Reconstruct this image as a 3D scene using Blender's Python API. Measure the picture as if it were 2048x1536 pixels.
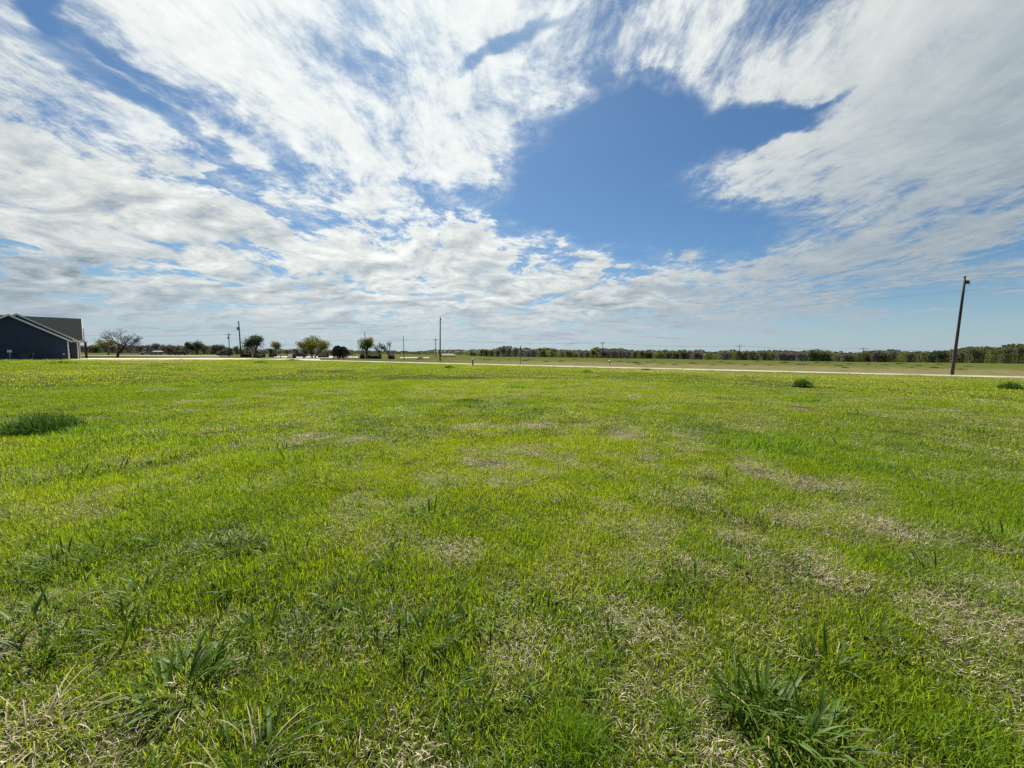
import bpy, math, random
import numpy as np
from mathutils import Vector, Matrix, Euler

for o in list(bpy.data.objects):
    bpy.data.objects.remove(o, do_unlink=True)
scene = bpy.context.scene
COL = scene.collection
rad = math.radians

# ------------------------------------------------------------------ camera
F = 770.0                       # focal length in pixels of a 2048 px wide picture
EYE = 1.70
PITCH, ROLL = rad(4.75), rad(0.38)
cam_d = bpy.data.cameras.new('camera')
cam_d.sensor_width = 36.0
cam_d.lens = F / 2048 * 36.0
cam_d.clip_start = 0.05
cam_d.clip_end = 20000
cam = bpy.data.objects.new('camera', cam_d)
COL.objects.link(cam)
CR = Matrix.Rotation(rad(90) - PITCH, 3, 'X') @ Matrix.Rotation(ROLL, 3, 'Z')
cam.matrix_world = Matrix.Translation((0, 0, EYE)) @ CR.to_4x4()
scene.camera = cam

# ------------------------------------------------------------------ light
SUN_AZ, SUN_EL = rad(-15), rad(50)      # ahead of the camera, a little to the left
sun_dir = Vector((math.sin(SUN_AZ) * math.cos(SUN_EL), math.cos(SUN_AZ) * math.cos(SUN_EL), math.sin(SUN_EL)))
sd = bpy.data.lights.new('sun', 'SUN')
sd.energy = 5.0
sd.angle = rad(0.6)
sd.color = (1.0, 0.95, 0.86)
sun = bpy.data.objects.new('sun', sd)
sun.rotation_euler = sun_dir.to_track_quat('Z', 'Y').to_euler()
sun.location = (0, 0, 40)
COL.objects.link(sun)
scene.view_settings.view_transform = 'Standard'
scene.view_settings.look = 'None'
scene.view_settings.gamma = 1
scene.view_settings.use_curve_mapping = False
scene.view_settings.exposure = 0.92
scene.cycles.use_denoising = False
scene.cycles.max_bounces = 5
scene.cycles.diffuse_bounces = 2
scene.cycles.glossy_bounces = 2
scene.cycles.transmission_bounces = 3
scene.cycles.transparent_max_bounces = 4
scene.cycles.volume_bounces = 0


class NT:
    """small helper around a node tree"""
    def __init__(self, nt):
        self.nt = nt
        nt.nodes.clear()

    def n(self, typ, **kw):
        nd = self.nt.nodes.new(typ)
        for k, v in kw.items():
            setattr(nd, k, v)
        return nd

    def put(self, sock, v):
        if v is None:
            return
        if hasattr(v, 'links'):
            self.nt.links.new(v, sock)
        else:
            sock.default_value = v

    def m(self, op, a, b=None, c=None, clamp=False):
        nd = self.n('ShaderNodeMath', operation=op)
        nd.use_clamp = clamp
        for i, v in enumerate((a, b, c)):
            self.put(nd.inputs[i], v)
        return nd.outputs[0]

    def vm(self, op, a, b=None):
        nd = self.n('ShaderNodeVectorMath', operation=op)
        self.put(nd.inputs[0], a)
        if b is not None:
            self.put(nd.inputs['Scale'] if op == 'SCALE' else nd.inputs[1], b)
        return nd.outputs['Value'] if op in ('DOT_PRODUCT', 'LENGTH') else nd.outputs[0]

    def sep(self, v):
        nd = self.n('ShaderNodeSeparateXYZ')
        self.put(nd.inputs[0], v)
        return nd.outputs

    def comb(self, x, y, z=0.0):
        nd = self.n('ShaderNodeCombineXYZ')
        for i, v in enumerate((x, y, z)):
            self.put(nd.inputs[i], v)
        return nd.outputs[0]

    dims = '3D'

    def noise(self, vec, scale, detail=4, rough=0.55, dist=0.0, col=False):
        nd = self.n('ShaderNodeTexNoise', noise_dimensions=self.dims)
        if vec is not None:
            self.put(nd.inputs['Vector'], vec)
        nd.inputs['Scale'].default_value = scale
        nd.inputs['Detail'].default_value = detail
        nd.inputs['Roughness'].default_value = rough
        nd.inputs['Distortion'].default_value = dist
        return nd.outputs['Color' if col else 'Fac']

    def ss(self, v, lo, hi, a=0.0, b=1.0):
        nd = self.n('ShaderNodeMapRange', interpolation_type='SMOOTHSTEP')
        self.put(nd.inputs['Value'], v)
        nd.inputs['From Min'].default_value = lo
        nd.inputs['From Max'].default_value = hi
        nd.inputs['To Min'].default_value = a
        nd.inputs['To Max'].default_value = b
        return nd.outputs[0]

    def mix(self, f, a, b, mode='MIX'):
        nd = self.n('ShaderNodeMix', data_type='RGBA', blend_type=mode)
        self.put(nd.inputs[0], f)
        self.put(nd.inputs[6], a)
        self.put(nd.inputs[7], b)
        return nd.outputs[2]

    def mapping(self, v, loc=(0, 0, 0), rot=(0, 0, 0), scale=(1, 1, 1), typ='POINT'):
        nd = self.n('ShaderNodeMapping', vector_type=typ)
        self.put(nd.inputs['Vector'], v)
        nd.inputs['Location'].default_value = loc
        nd.inputs['Rotation'].default_value = rot
        nd.inputs['Scale'].default_value = scale
        return nd.outputs[0]


def rgb(r, g, b):
    return (r, g, b, 1.0)


# ------------------------------------------------------------------ sky
world = bpy.data.worlds.new('World')
scene.world = world
world.use_nodes = True
W = NT(world.node_tree)
W.dims = '2D'
SKY_STRENGTH = 0.0525
sky = W.n('ShaderNodeTexSky', sky_type='NISHITA')
sky.sun_disc = False
sky.sun_elevation = SUN_EL
sky.sun_rotation = SUN_AZ
sky.altitude = 150
sky.air_density = 1.0
sky.dust_density = 0.6
sky.ozone_density = 2.0
D = W.n('ShaderNodeTexCoord').outputs['Generated']
Dn = W.vm('NORMALIZE', D)
dx, dy, dz = W.sep(Dn)
azd = W.m('MULTIPLY', W.m('ARCTAN2', dx, dy), 180 / math.pi)
eld = W.m('MULTIPLY', W.m('ARCSINE', dz), 180 / math.pi)
den = W.m('ADD', W.m('MAXIMUM', dz, 0.0), 0.10)
U = W.m('DIVIDE', dx, den)
V = W.m('DIVIDE', dy, den)
UV = W.comb(U, V, 0)
# the big weather pattern: cloud sheets (+) and gaps (-): azimuth, elevation, half axes, tilt (degrees), weight
wn = W.noise(UV, 0.9, 2, 0.55, 0, True)
wv = W.vm('SCALE', W.vm('SUBTRACT', wn, (0.5, 0.5, 0.5)), 9.0)
wn2 = W.noise(UV, 4.0, 3, 0.6, 0, True)
wv2 = W.vm('SCALE', W.vm('SUBTRACT', wn2, (0.5, 0.5, 0.5)), 5.0)
AE = W.vm('ADD', W.vm('ADD', W.comb(azd, eld, 0), wv), wv2)


def px_dir(px, py):
    v = CR @ Vector(((px - 1024) / F, (768 - py) / F, -1.0))
    return v.normalized()


def azel(px, py):
    v = px_dir(px, py)
    return math.degrees(math.atan2(v.x, v.y)), math.degrees(math.asin(v.z))


BLOBS = [  # centre x,y, half axes, tilt (picture, clockwise), weight
    (540, 120, 640, 200, 22, 1.5), (1000, 20, 420, 130, 0, 1.1), (900, 230, 300, 130, 8, 1.0), (1020, 280, 150, 60, -25, 0.7),
    (420, 260, 760, 240, 15, 0.45), (100, 40, 40, 100, -18, -2.0), (0, 110, 190, 120, 20, 1.0), (200, 140, 90, 20, 10, -0.9),
    (350, 285, 540, 26, 19, -1.2), (620, 345, 300, 28, 14, -0.6), (840, 385, 220, 34, 8, -0.7),
    (330, 400, 760, 130, 11, 1.3), (480, 540, 900, 140, 2, 1.15), (1010, 520, 260, 75, 14, 1.0),
    (500, 630, 900, 80, 0, 0.9), (860, 450, 180, 50, 16, 0.6),
    (40, 500, 170, 26, 3, -0.8), (430, 525, 200, 20, 5, -0.6), (720, 590, 200, 18, 3, -0.5),
    (1250, 310, 280, 140, 5, -1.7), (1350, 445, 440, 95, 0, -1.3), (1080, 400, 170, 65, 15, -1.1), (1020, 108, 110, 20, -22, -1.2), (750, 120, 60, 22, 0, -0.8),
    (1520, 240, 200, 56, 5, -1.3), (1660, 190, 120, 16, -5, -0.8),
    (1220, 110, 360, 80, -14, 1.5), (1400, 130, 300, 80, 15, 0.8), (1620, 60, 420, 130, 0, 1.0), (1900, 200, 420, 330, 0, 1.5),
    (1590, 335, 380, 62, 4, 2.6), (1800, 390, 330, 75, -3, 1.1), (1700, 500, 230, 80, -25, 1.5), (1870, 470, 60, 30, 0, 0.5),
    (1950, 490, 240, 40, -4, -1.1), (2010, 620, 420, 100, 0, -1.1),
    (1560, 580, 600, 64, -3, 1.5), (1150, 590, 460, 90, 0, 1.0), (1200, 660, 700, 40, 0, 0.5),
]
mac = None
for (bx, by, brx, bry, rot, w) in BLOBS:
    a0, e0 = azel(bx, by)
    ax, _ = azel(bx + 20, by); ax0, _ = azel(bx - 20, by)
    _, ey = azel(bx, by - 20); _, ey0 = azel(bx, by + 20)
    mp = W.mapping(AE, (a0, e0, 0), (0, 0, rad(-rot)), (brx * (ax - ax0) / 40 * 1.35, bry * (ey - ey0) / 40 * 1.35, 1000), 'TEXTURE')
    g = W.n('ShaderNodeTexGradient', gradient_type='SPHERICAL')
    W.put(g.inputs[0], mp)
    sm = W.ss(g.outputs['Fac'], 0.0, 0.75)
    mac = W.m('MULTIPLY_ADD', sm, w, mac if mac is not None else -0.02)
mac = W.m('MINIMUM', mac, 1.2)
# streaks run away from the viewer, so they fan out from the horizon
warp = W.vm('ADD', UV, W.vm('SCALE', W.vm('SUBTRACT', wn, (0.5, 0.5, 0.5)), 0.35))
N1 = W.noise(W.mapping(warp, scale=(1.45, 0.85, 1)), 1.3, 7, 0.6, 0.15)
N2 = W.noise(W.mapping(warp, scale=(1.4, 0.9, 1)), 6.0, 9, 0.72, 0.1)
# heaped clouds have height of their own, so they are less flattened towards the horizon
den2 = W.m('ADD', W.m('MAXIMUM', dz, 0.0), 0.28)
UV2 = W.comb(W.m('DIVIDE', dx, den2), W.m('DIVIDE', dy, den2), 0)
UV2 = W.vm('ADD', UV2, W.vm('SCALE', W.vm('SUBTRACT', wn, (0.5, 0.5, 0.5)), 0.25))
N3 = W.noise(W.mapping(UV2, scale=(1, 1.25, 1)), 4.2, 8, 0.64, 0.0)
N3b = W.noise(W.mapping(UV2, (sun_dir.x * 0.06, -0.075, 0), scale=(1, 1.25, 1)), 4.2, 8, 0.64, 0.0)
n1c = W.m('MULTIPLY', W.m('SUBTRACT', N1, 0.5), 1.9)
n2c = W.m('MULTIPLY', W.m('SUBTRACT', N2, 0.5), 1.7)
n3c = W.m('MULTIPLY', W.m('SUBTRACT', N3, 0.5), 2.0)
lowf = W.m('MULTIPLY', W.ss(eld, 25, 15), W.ss(azd, 34, 10))                                  # puffy altocumulus belongs to the lower sky
C = W.m('ADD', W.m('MULTIPLY', mac, 0.55), W.m('ADD', n1c, n2c))
C = W.m('ADD', C, W.m('MULTIPLY', n3c, lowf))
C = W.m('ADD', C, W.m('MULTIPLY', W.m('MULTIPLY', W.ss(azd, 30, 46), W.ss(eld, 15, 21)), 0.30))
N4 = W.noise(W.mapping(warp, scale=(5.5, 0.8, 1)), 1.5, 5, 0.6, 0.0)      # fine fibres of the high cloud
C = W.m('ADD', C, W.m('MULTIPLY', W.m('MULTIPLY', W.m('SUBTRACT', N4, 0.5), 0.55), W.m('SUBTRACT', 1.0, lowf)))
C = W.m('ADD', C, W.m('MULTIPLY', W.m('MULTIPLY', lowf, 0.7), W.m('SUBTRACT', C, 0.22)))
veil = W.m('MULTIPLY', W.ss(W.m('ADD', mac, W.m('MULTIPLY', n1c, 1.2)), -1.0, 1.0), W.ss(N2, 0.36, 0.66, 0.10, 0.85))
alpha = W.m('MAXIMUM', W.ss(C, -0.12, 0.74), veil)
alpha = W.m('MULTIPLY', alpha, W.ss(C, -0.1, 1.1, 0.62, 1.0))
thick = W.ss(C, 0.25, 1.15)
relief = W.m('SUBTRACT', N3, N3b)
cosang = W.vm('DOT_PRODUCT', Dn, tuple(sun_dir))
glow = W.ss(cosang, 0.42, 0.97)
base = W.m('MULTIPLY_ADD', glow, 0.50, 0.47)
shade = W.m('MULTIPLY', W.m('MULTIPLY', thick, W.m('SUBTRACT', 1.0, W.m('MULTIPLY', glow, 0.75))), W.ss(W.noise(W.mapping(UV2, scale=(0.8, 1.6, 1)), 3.0, 5, 0.55, 0.0), 0.42, 0.66))
shade = W.m('MULTIPLY', shade, W.m('MULTIPLY_ADD', lowf, 0.38, 0.10))
lum = W.m('MULTIPLY', base, W.m('SUBTRACT', 1.0, shade))
lum = W.m('ADD', lum, W.m('MULTIPLY', W.m('MULTIPLY', relief, 0.9), W.m('MULTIPLY', lowf, W.ss(eld, 1, 8))))
lum = W.m('ADD', lum, W.m('MULTIPLY', n2c, 0.16))
lum = W.m('MAXIMUM', lum, 0.2)
tintc = W.mix(W.ss(lum, 0.25, 0.85), rgb(0.78, 0.96, 1.12), rgb(0.955, 1.0, 0.975))
cloud = W.vm('SCALE', tintc, W.m('MULTIPLY', lum, 10.0))
skyc = W.mix(1.0, sky.outputs[0], rgb(0.49, 0.71, 0.85), 'MULTIPLY')
mixed = W.mix(alpha, skyc, cloud)
haze_f = W.m('MULTIPLY', W.ss(eld, 9, -2.0), 0.72)
mixed = W.mix(haze_f, mixed, rgb(4.9, 6.0, 6.9))
bg = W.n('ShaderNodeBackground')
W.put(bg.inputs[0], mixed)
bg.inputs[1].default_value = SKY_STRENGTH
W.nt.links.new(bg.outputs[0], W.n('ShaderNodeOutputWorld').inputs[0])
world.cycles.sampling_method = 'NONE'
#==SKYEND==


# ------------------------------------------------------------------ terrain
def vnoise(x, y, s=1.0, seed=0):
    x = np.asarray(x, float) * s; y = np.asarray(y, float) * s
    xi = np.floor(x).astype(np.int64); yi = np.floor(y).astype(np.int64)
    fx = x - xi; fy = y - yi
    fx = fx * fx * (3 - 2 * fx); fy = fy * fy * (3 - 2 * fy)

    def h(a, b):
        n = (a * 374761393 + b * 668265263 + seed * 974711) & 0xffffffff
        n = ((n ^ (n >> 13)) * 1274126177) & 0xffffffff
        return ((n ^ (n >> 16)) & 0xffff) / 65535.0
    return (h(xi, yi) * (1 - fx) + h(xi + 1, yi) * fx) * (1 - fy) + (h(xi, yi + 1) * (1 - fx) + h(xi + 1, yi + 1) * fx) * fy


def fbm(x, y, s=1.0, seed=0, o=4):
    t = 0; a = 0.5; w = 0
    for i in range(o):
        t = t + a * vnoise(x, y, s * 2 ** i, seed + i * 17); w += a; a *= 0.5
    return t / w


def sstep(v, a, b):
    t = np.clip((v - a) / (b - a), 0, 1)
    return t * t * (3 - 2 * t)


RA, RB = 61.5, -0.47                     # the road runs along Y = RA + RB * X
RN = math.sqrt(1 + RB * RB)


def road_d(x, y):                        # metres beyond the road's middle line
    return (y - RA - RB * x) / RN


def gz(x, y):
    x = np.asarray(x, float); y = np.asarray(y, float)
    r = np.hypot(x, y)
    xc = np.clip(x, -300, 300); yc = np.clip(y, -60, 420)
    z = -(0.0085 * yc + 0.0057 * xc - 0.12) * sstep(r, 4, 45)
    d = road_d(x, y)
    z = z + (1.0 + 0.35 * (vnoise(x, y, 0.045, 5) - 0.5)) * sstep(d, 24, 62) * (1 - sstep(d, 75, 150)) * sstep(x, -45, 0)
    amp = (1 - sstep(r, 30, 50))
    z = z + amp * (0.10 * (fbm(x, y, 0.35, 3, 2) - 0.5) + 0.09 * (fbm(x, y, 1.4, 9, 3) - 0.5) + 0.035 * (vnoise(x, y, 4.5, 19) - 0.5)) * sstep(r, 0.2, 1.2)
    return z


def gzf(x, y):
    return float(gz(x, y))


def ray(px, py):
    return CR @ Vector(((px - 1024) / F, (768 - py) / F, -1.0))


def hit(px, py, far=500.0):
    """ground point seen at a picture position"""
    v = ray(px, py); v = v / math.hypot(v.x, v.y)
    prev = 0.4
    t = 0.4
    while t < far:
        if EYE + v.z * t < gzf(v.x * t, v.y * t):
            a, b = prev, t
            for _ in range(24):
                m = (a + b) / 2
                if EYE + v.z * m < gzf(v.x * m, v.y * m):
                    b = m
                else:
                    a = m
            t = (a + b) / 2
            break
        prev = t
        t *= 1.02
    return Vector((v.x * t, v.y * t, gzf(v.x * t, v.y * t)))


def at(px, D):
    v = ray(px, 702)
    x = v.x / v.y * D
    return Vector((x, D, gzf(x, D)))


def topz(px, py, D):
    v = ray(px, py)
    return EYE + v.z / v.y * D


# ------------------------------------------------------------------ object helpers
def link(o, parent=None):
    COL.objects.link(o)
    if parent is not None:
        o.parent = parent
    return o


def tag(o, label=None, cat=None, group=None, kind=None):
    for k, v in (('label', label), ('category', cat), ('group', group), ('kind', kind)):
        if v:
            o[k] = v
    return o


def empty(name, loc, rz=0.0):
    o = bpy.data.objects.new(name, None)
    o.empty_display_size = 0.2
    o.location = loc
    o.rotation_euler = (0, 0, rz)
    return link(o)


class MB:
    """collects faces, then builds one mesh object"""
    def __init__(self):
        self.v = []; self.f = []; self.mi = []

    def add(self, vs, fs, mi=0):
        k = len(self.v)
        self.v.extend([tuple(p) for p in vs])
        for f in fs:
            self.f.append(tuple(i + k for i in f)); self.mi.append(mi)

    def box(self, c, s, rz=0.0, mi=0):
        cx, cy, cz = c; hx, hy, hz = s[0] / 2, s[1] / 2, s[2] / 2
        ca, sa = math.cos(rz), math.sin(rz)
        vs = []
        for z in (-hz, hz):
            for x, y in ((-hx, -hy), (hx, -hy), (hx, hy), (-hx, hy)):
                vs.append((cx + x * ca - y * sa, cy + x * sa + y * ca, cz + z))
        self.add(vs, [(0, 3, 2, 1), (4, 5, 6, 7), (0, 1, 5, 4), (1, 2, 6, 5), (2, 3, 7, 6), (3, 0, 4, 7)], mi)

    def tube(self, pts, rs, n=8, caps=True, mi=0):
        pts = [Vector(p) for p in pts]
        base = len(self.v)
        for i, p in enumerate(pts):
            t = (pts[min(i + 1, len(pts) - 1)] - pts[max(i - 1, 0)])
            t = t.normalized() if t.length > 1e-9 else Vector((0, 0, 1))
            a = Vector((1, 0, 0)) if abs(t.x) < 0.8 else Vector((0, 1, 0))
            u = t.cross(a).normalized(); w = t.cross(u)
            r = rs[i] if hasattr(rs, '__len__') else rs
            for k in range(n):
                q = 2 * math.pi * k / n
                self.v.append(tuple(p + (u * math.cos(q) + w * math.sin(q)) * r))
        for i in range(len(pts) - 1):
            for k in range(n):
                a0 = base + i * n + k; a1 = base + i * n + (k + 1) % n
                self.f.append((a0, a1, a1 + n, a0 + n)); self.mi.append(mi)
        if caps:
            self.f.append(tuple(base + k for k in reversed(range(n)))); self.mi.append(mi)
            self.f.append(tuple(base + (len(pts) - 1) * n + k for k in range(n))); self.mi.append(mi)

    def mesh(self, name, mats, smooth=False):
        me = bpy.data.meshes.new(name)
        me.from_pydata(self.v, [], self.f)
        for m in (mats if isinstance(mats, (list, tuple)) else [mats]):
            me.materials.append(m)
        me.polygons.foreach_set('material_index', self.mi)
        if smooth:
            me.polygons.foreach_set('use_smooth', [True] * len(self.f))
        me.update()
        return me

    def build(self, name, mats, parent=None, smooth=False):
        return link(bpy.data.objects.new(name, self.mesh(name, mats, smooth)), parent)


# ------------------------------------------------------------------ materials
def newmat(name):
    m = bpy.data.materials.new(name)
    m.use_nodes = True
    return m, NT(m.node_tree)


def finish(N, shader):
    N.nt.links.new(shader, N.n('ShaderNodeOutputMaterial').inputs[0])


def principled(N, col, rough=0.8, spec=0.3, normal=None, metal=0.0):
    p = N.n('ShaderNodeBsdfPrincipled')
    N.put(p.inputs['Base Color'], col)
    N.put(p.inputs['Roughness'], rough)
    N.put(p.inputs['Specular IOR Level'], spec)
    N.put(p.inputs['Metallic'], metal)
    if normal is not None:
        N.nt.links.new(normal, p.inputs['Normal'])
    return p.outputs[0]


def bump(N, h, strength=0.4, dist=0.05):
    b = N.n('ShaderNodeBump')
    b.inputs['Strength'].default_value = strength
    b.inputs['Distance'].default_value = dist
    N.put(b.inputs['Height'], h)
    return b.outputs[0]


def mat_simple(name, c1, c2=None, scale=3.0, rough=0.8, spec=0.3, stretch=(1, 1, 1), bumpd=0.0, metal=0.0):
    m, N = newmat(name)
    tc = N.n('ShaderNodeTexCoord').outputs['Object']
    nz = N.noise(N.mapping(tc, scale=stretch), scale, 5, 0.6)
    col = N.mix(N.ss(nz, 0.3, 0.7), rgb(*c1), rgb(*(c2 or c1)))
    finish(N, principled(N, col, rough, spec, bump(N, nz, 0.5, bumpd) if bumpd else None, metal))
    return m


def mat_foliage(name, c1, c2, trans=0.35, scale=0.6, tc=None, rough=0.6):
    """leaf material: tint varies per leaf (attribute) and by clump (noise)"""
    m, N = newmat(name)
    at_ = N.n('ShaderNodeAttribute', attribute_name='tint').outputs['Fac']
    pos = N.n('ShaderNodeNewGeometry').outputs['Position']
    nz = N.noise(pos, scale, 3, 0.6)
    f = N.m('ADD', N.m('MULTIPLY', at_, 0.6), N.m('MULTIPLY', N.m('SUBTRACT', nz, 0.3), 1.0), clamp=True)
    col = N.mix(f, rgb(*c1), rgb(*c2))
    a = principled(N, col, rough, 0.25)
    t = N.n('ShaderNodeBsdfTranslucent')
    N.put(t.inputs[0], N.mix(1.0, col, rgb(*(tc or (1.15, 1.15, 0.6))), 'MULTIPLY'))
    mx = N.n('ShaderNodeMixShader')
    mx.inputs[0].default_value = trans
    N.nt.links.new(a, mx.inputs[1]); N.nt.links.new(t.outputs[0], mx.inputs[2])
    finish(N, mx.outputs[0])
    return m


def dryness_nodes(N, pos):
    """how dead the turf is, from the position on the meadow"""
    a = N.noise(pos, 0.22, 3, 0.6)
    b = N.noise(pos, 1.6, 3, 0.6)
    return N.m('ADD', N.m('MULTIPLY', a, 0.55), N.m('MULTIPLY', b, 0.45))


def mat_blade(name, g1, g2, dry, dry_amt, trans):
    m, N = newmat(name)
    tint = N.n('ShaderNodeAttribute', attribute_name='tint').outputs['Fac']
    hue = N.n('ShaderNodeAttribute', attribute_name='hue', attribute_type='INSTANCER').outputs['Fac']
    dryv = N.n('ShaderNodeAttribute', attribute_name='dryv', attribute_type='INSTANCER').outputs['Fac']
    col = N.mix(N.m('ADD', N.m('MULTIPLY', tint, 0.5), N.m('MULTIPLY', hue, 0.5)), rgb(*g1), rgb(*g2))
    dfac = N.m('MULTIPLY', N.ss(N.m('ADD', dryv, N.m('MULTIPLY', tint, 0.9)), 0.85, 1.25), dry_amt)
    col = N.mix(dfac, col, rgb(*dry))
    col = N.mix(N.ss(tint, 0.0, 0.22, 0.45, 0.0), col, rgb(g1[0] * 0.5, g1[1] * 0.75, g1[2] * 0.9))
    a = principled(N, col, 0.5, 0.2)
    t = N.n('ShaderNodeBsdfTranslucent')
    N.put(t.inputs[0], N.mix(1.0, col, rgb(1.25, 1.2, 0.55), 'MULTIPLY'))
    mx = N.n('ShaderNodeMixShader')
    mx.inputs[0].default_value = trans
    N.nt.links.new(a, mx.inputs[1]); N.nt.links.new(t.outputs[0], mx.inputs[2])
    finish(N, mx.outputs[0])
    return m


def mat_ground():
    m, N = newmat('meadow_soil')
    pos = N.n('ShaderNodeNewGeometry').outputs['Position']
    x, y, z = N.sep(pos)
    d = N.m('DIVIDE', N.m('SUBTRACT', N.m('SUBTRACT', y, RA), N.m('MULTIPLY', x, RB)), RN)
    w1 = N.noise(pos, 0.09, 4, 0.6)
    w2 = N.noise(pos, 0.55, 4, 0.6)
    w3 = N.noise(pos, 4.0, 5, 0.65)
    wf = N.noise(pos, 38.0, 4, 0.7)
    dd = N.m('ADD', d, N.m('MULTIPLY', N.m('SUBTRACT', w1, 0.5), 9.0))
    green = N.mix(w2, rgb(0.036, 0.052, 0.012), rgb(0.065, 0.082, 0.018))
    green = N.mix(N.ss(w3, 0.45, 0.72, 0.0, 0.8), green, rgb(0.022, 0.024, 0.012))
    tan = N.mix(w3, rgb(0.030, 0.024, 0.016), rgb(0.11, 0.09, 0.055))
    dry = dryness_nodes(N, pos)
    near_f = N.ss(N.m('ADD', dry, N.m('MULTIPLY', wf, 0.22)), 0.58, 0.78, 0.10, 0.85)
    col = N.mix(near_f, green, tan)
    # verge and the pale field beyond the road, then the greener rise
    right = N.ss(x, -30, 15)
    verge = N.m('MULTIPLY', N.m('MULTIPLY', N.ss(dd, -15, -9), N.ss(d, -4.2, -6.0)), N.ss(x, -8, 22))
    tan2 = N.mix(N.ss(w2, 0.35, 0.65), rgb(0.185, 0.155, 0.078), rgb(0.110, 0.108, 0.042))
    col = N.mix(N.m('MULTIPLY', verge, N.ss(w2, 0.3, 0.7, 0.3, 0.95)), col, tan2)
    beyond = N.m('MULTIPLY', N.ss(d, 1.0, 3.2), N.ss(dd, 52, 28))
    col = N.mix(N.m('MULTIPLY', beyond, N.m('MULTIPLY_ADD', right, 0.60, 0.30)), col, tan2)
    rise = N.ss(dd, 26, 48)
    col = N.mix(N.m('MULTIPLY', rise, 0.9), col, N.mix(w2, rgb(0.055, 0.078, 0.016), rgb(0.105, 0.110, 0.034)))
    strip = N.m('MULTIPLY', N.ss(N.m('ABSOLUTE', d), 5.2, 3.4), N.ss(w3, 0.3, 0.6))
    col = N.mix(N.m('MULTIPLY', strip, 0.35), col, rgb(0.16, 0.12, 0.06))
    hgt = N.m('ADD', N.m('MULTIPLY', w3, 0.6), N.m('MULTIPLY', wf, 0.4))
    finish(N, principled(N, col, 1.0, 0.0, bump(N, hgt, 0.9, 0.10)))
    return m


M = {}
M['ground'] = mat_ground()
M['gravel'] = mat_simple('caliche', (0.54, 0.47, 0.36), (0.40, 0.35, 0.26), 1.2, 0.95, 0.1, bumpd=0.02)
M['road'] = mat_simple('road_surface', (0.36, 0.33, 0.265), (0.28, 0.255, 0.20), 0.5, 0.9, 0.15, bumpd=0.01)
M['lot'] = mat_simple('lot_concrete', (0.40, 0.38, 0.35), (0.33, 0.315, 0.285), 0.4, 0.9, 0.15)
M['pole'] = mat_simple('creosote_wood', (0.055, 0.042, 0.034), (0.10, 0.08, 0.065), 6, 0.9, 0.1, (1, 1, 0.1), 0.01)
M['galv'] = mat_simple('galvanised_steel', (0.30, 0.31, 0.32), (0.40, 0.41, 0.42), 9, 0.5, 0.5, metal=0.6)
M['dark'] = mat_simple('dark_metal', (0.03, 0.03, 0.032), (0.05, 0.05, 0.05), 5, 0.6, 0.4)
M['wire'] = mat_simple('weathered_cable', (0.05, 0.05, 0.055), (0.07, 0.07, 0.07), 2, 0.7, 0.3)
M['white'] = mat_simple('white_paint', (0.72, 0.71, 0.68), (0.80, 0.79, 0.76), 3, 0.6, 0.4)
M['glass'] = mat_simple('dark_glass', (0.03, 0.035, 0.04), (0.05, 0.055, 0.06), 3, 0.08, 0.9)
M['rubber'] = mat_simple('rubber', (0.02, 0.02, 0.02), (0.03, 0.03, 0.03), 8, 0.85, 0.2)
M['bark'] = mat_simple('bark', (0.055, 0.043, 0.034), (0.11, 0.09, 0.07), 4, 0.95, 0.1, (1, 1, 0.25), 0.02)
M['bark_grey'] = mat_simple('grey_bark', (0.12, 0.105, 0.09), (0.19, 0.17, 0.15), 4, 0.95, 0.1, (1, 1, 0.25), 0.02)

# ------------------------------------------------------------------ ground sheet
nr, na = 250, 260
rr = np.concatenate([[0.0], np.geomspace(0.25, 6000, nr)])
aa = np.linspace(0, 2 * np.pi, na, endpoint=False)
RR, AA = np.meshgrid(rr[1:], aa, indexing='ij')
gx = np.concatenate([[0], (RR * np.sin(AA)).ravel()]); gy = np.concatenate([[0], (RR * np.cos(AA)).ravel()])
gzv = gz(gx, gy)
verts = np.stack([gx, gy, gzv], 1)
idx = 1 + np.arange(nr * na).reshape(nr, na)
nx = np.roll(idx, -1, 1)
quads = np.stack([idx[:-1], idx[1:], nx[1:], nx[:-1]], -1).reshape(-1, 4)
faces = [tuple(q) for q in quads.tolist()] + [(0, int(idx[0, k]), int(nx[0, k])) for k in range(na)]
gme = bpy.data.meshes.new('ground')
gme.from_pydata(verts.tolist(), [], faces)
gme.materials.append(M['ground'])
gme.polygons.foreach_set('use_smooth', [True] * len(faces))
gme.update()
ground = tag(link(bpy.data.objects.new('ground', gme)), kind='structure')


def strip(name, pts_l, pts_r, mat, lift, skirt=0.12):
    """a slab between two edge lines, lying on the terrain"""
    mb = MB(); n = len(pts_l); vs = []
    for (lx, ly), (rx, ry) in zip(pts_l, pts_r):
        mx_, my_ = (lx + rx) / 2, (ly + ry) / 2
        zl, zr, zm = gzf(lx, ly) + lift, gzf(rx, ry) + lift, gzf(mx_, my_) + lift + 0.03
        vs += [(lx, ly, zl - skirt), (lx, ly, zl), (mx_, my_, zm), (rx, ry, zr), (rx, ry, zr - skirt)]
    fs = []
    for i in range(n - 1):
        for k in range(4):
            a = i * 5 + k
            fs.append((a, a + 1, a + 6, a + 5))
    mb.add(vs, fs)
    o = mb.build(name, mat, smooth=False)
    return tag(o, kind='structure')


def road_edge(off, jit, seed):
    out = []
    for k in range(0, 141):
        t = -66 + k * 2.0                 # metres along X
        o = off + jit * (float(vnoise(t, 0, 0.35, seed)) - 0.5)
        out.append((t - RB / RN * o, RA + RB * t + o / RN))
    return out


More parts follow.
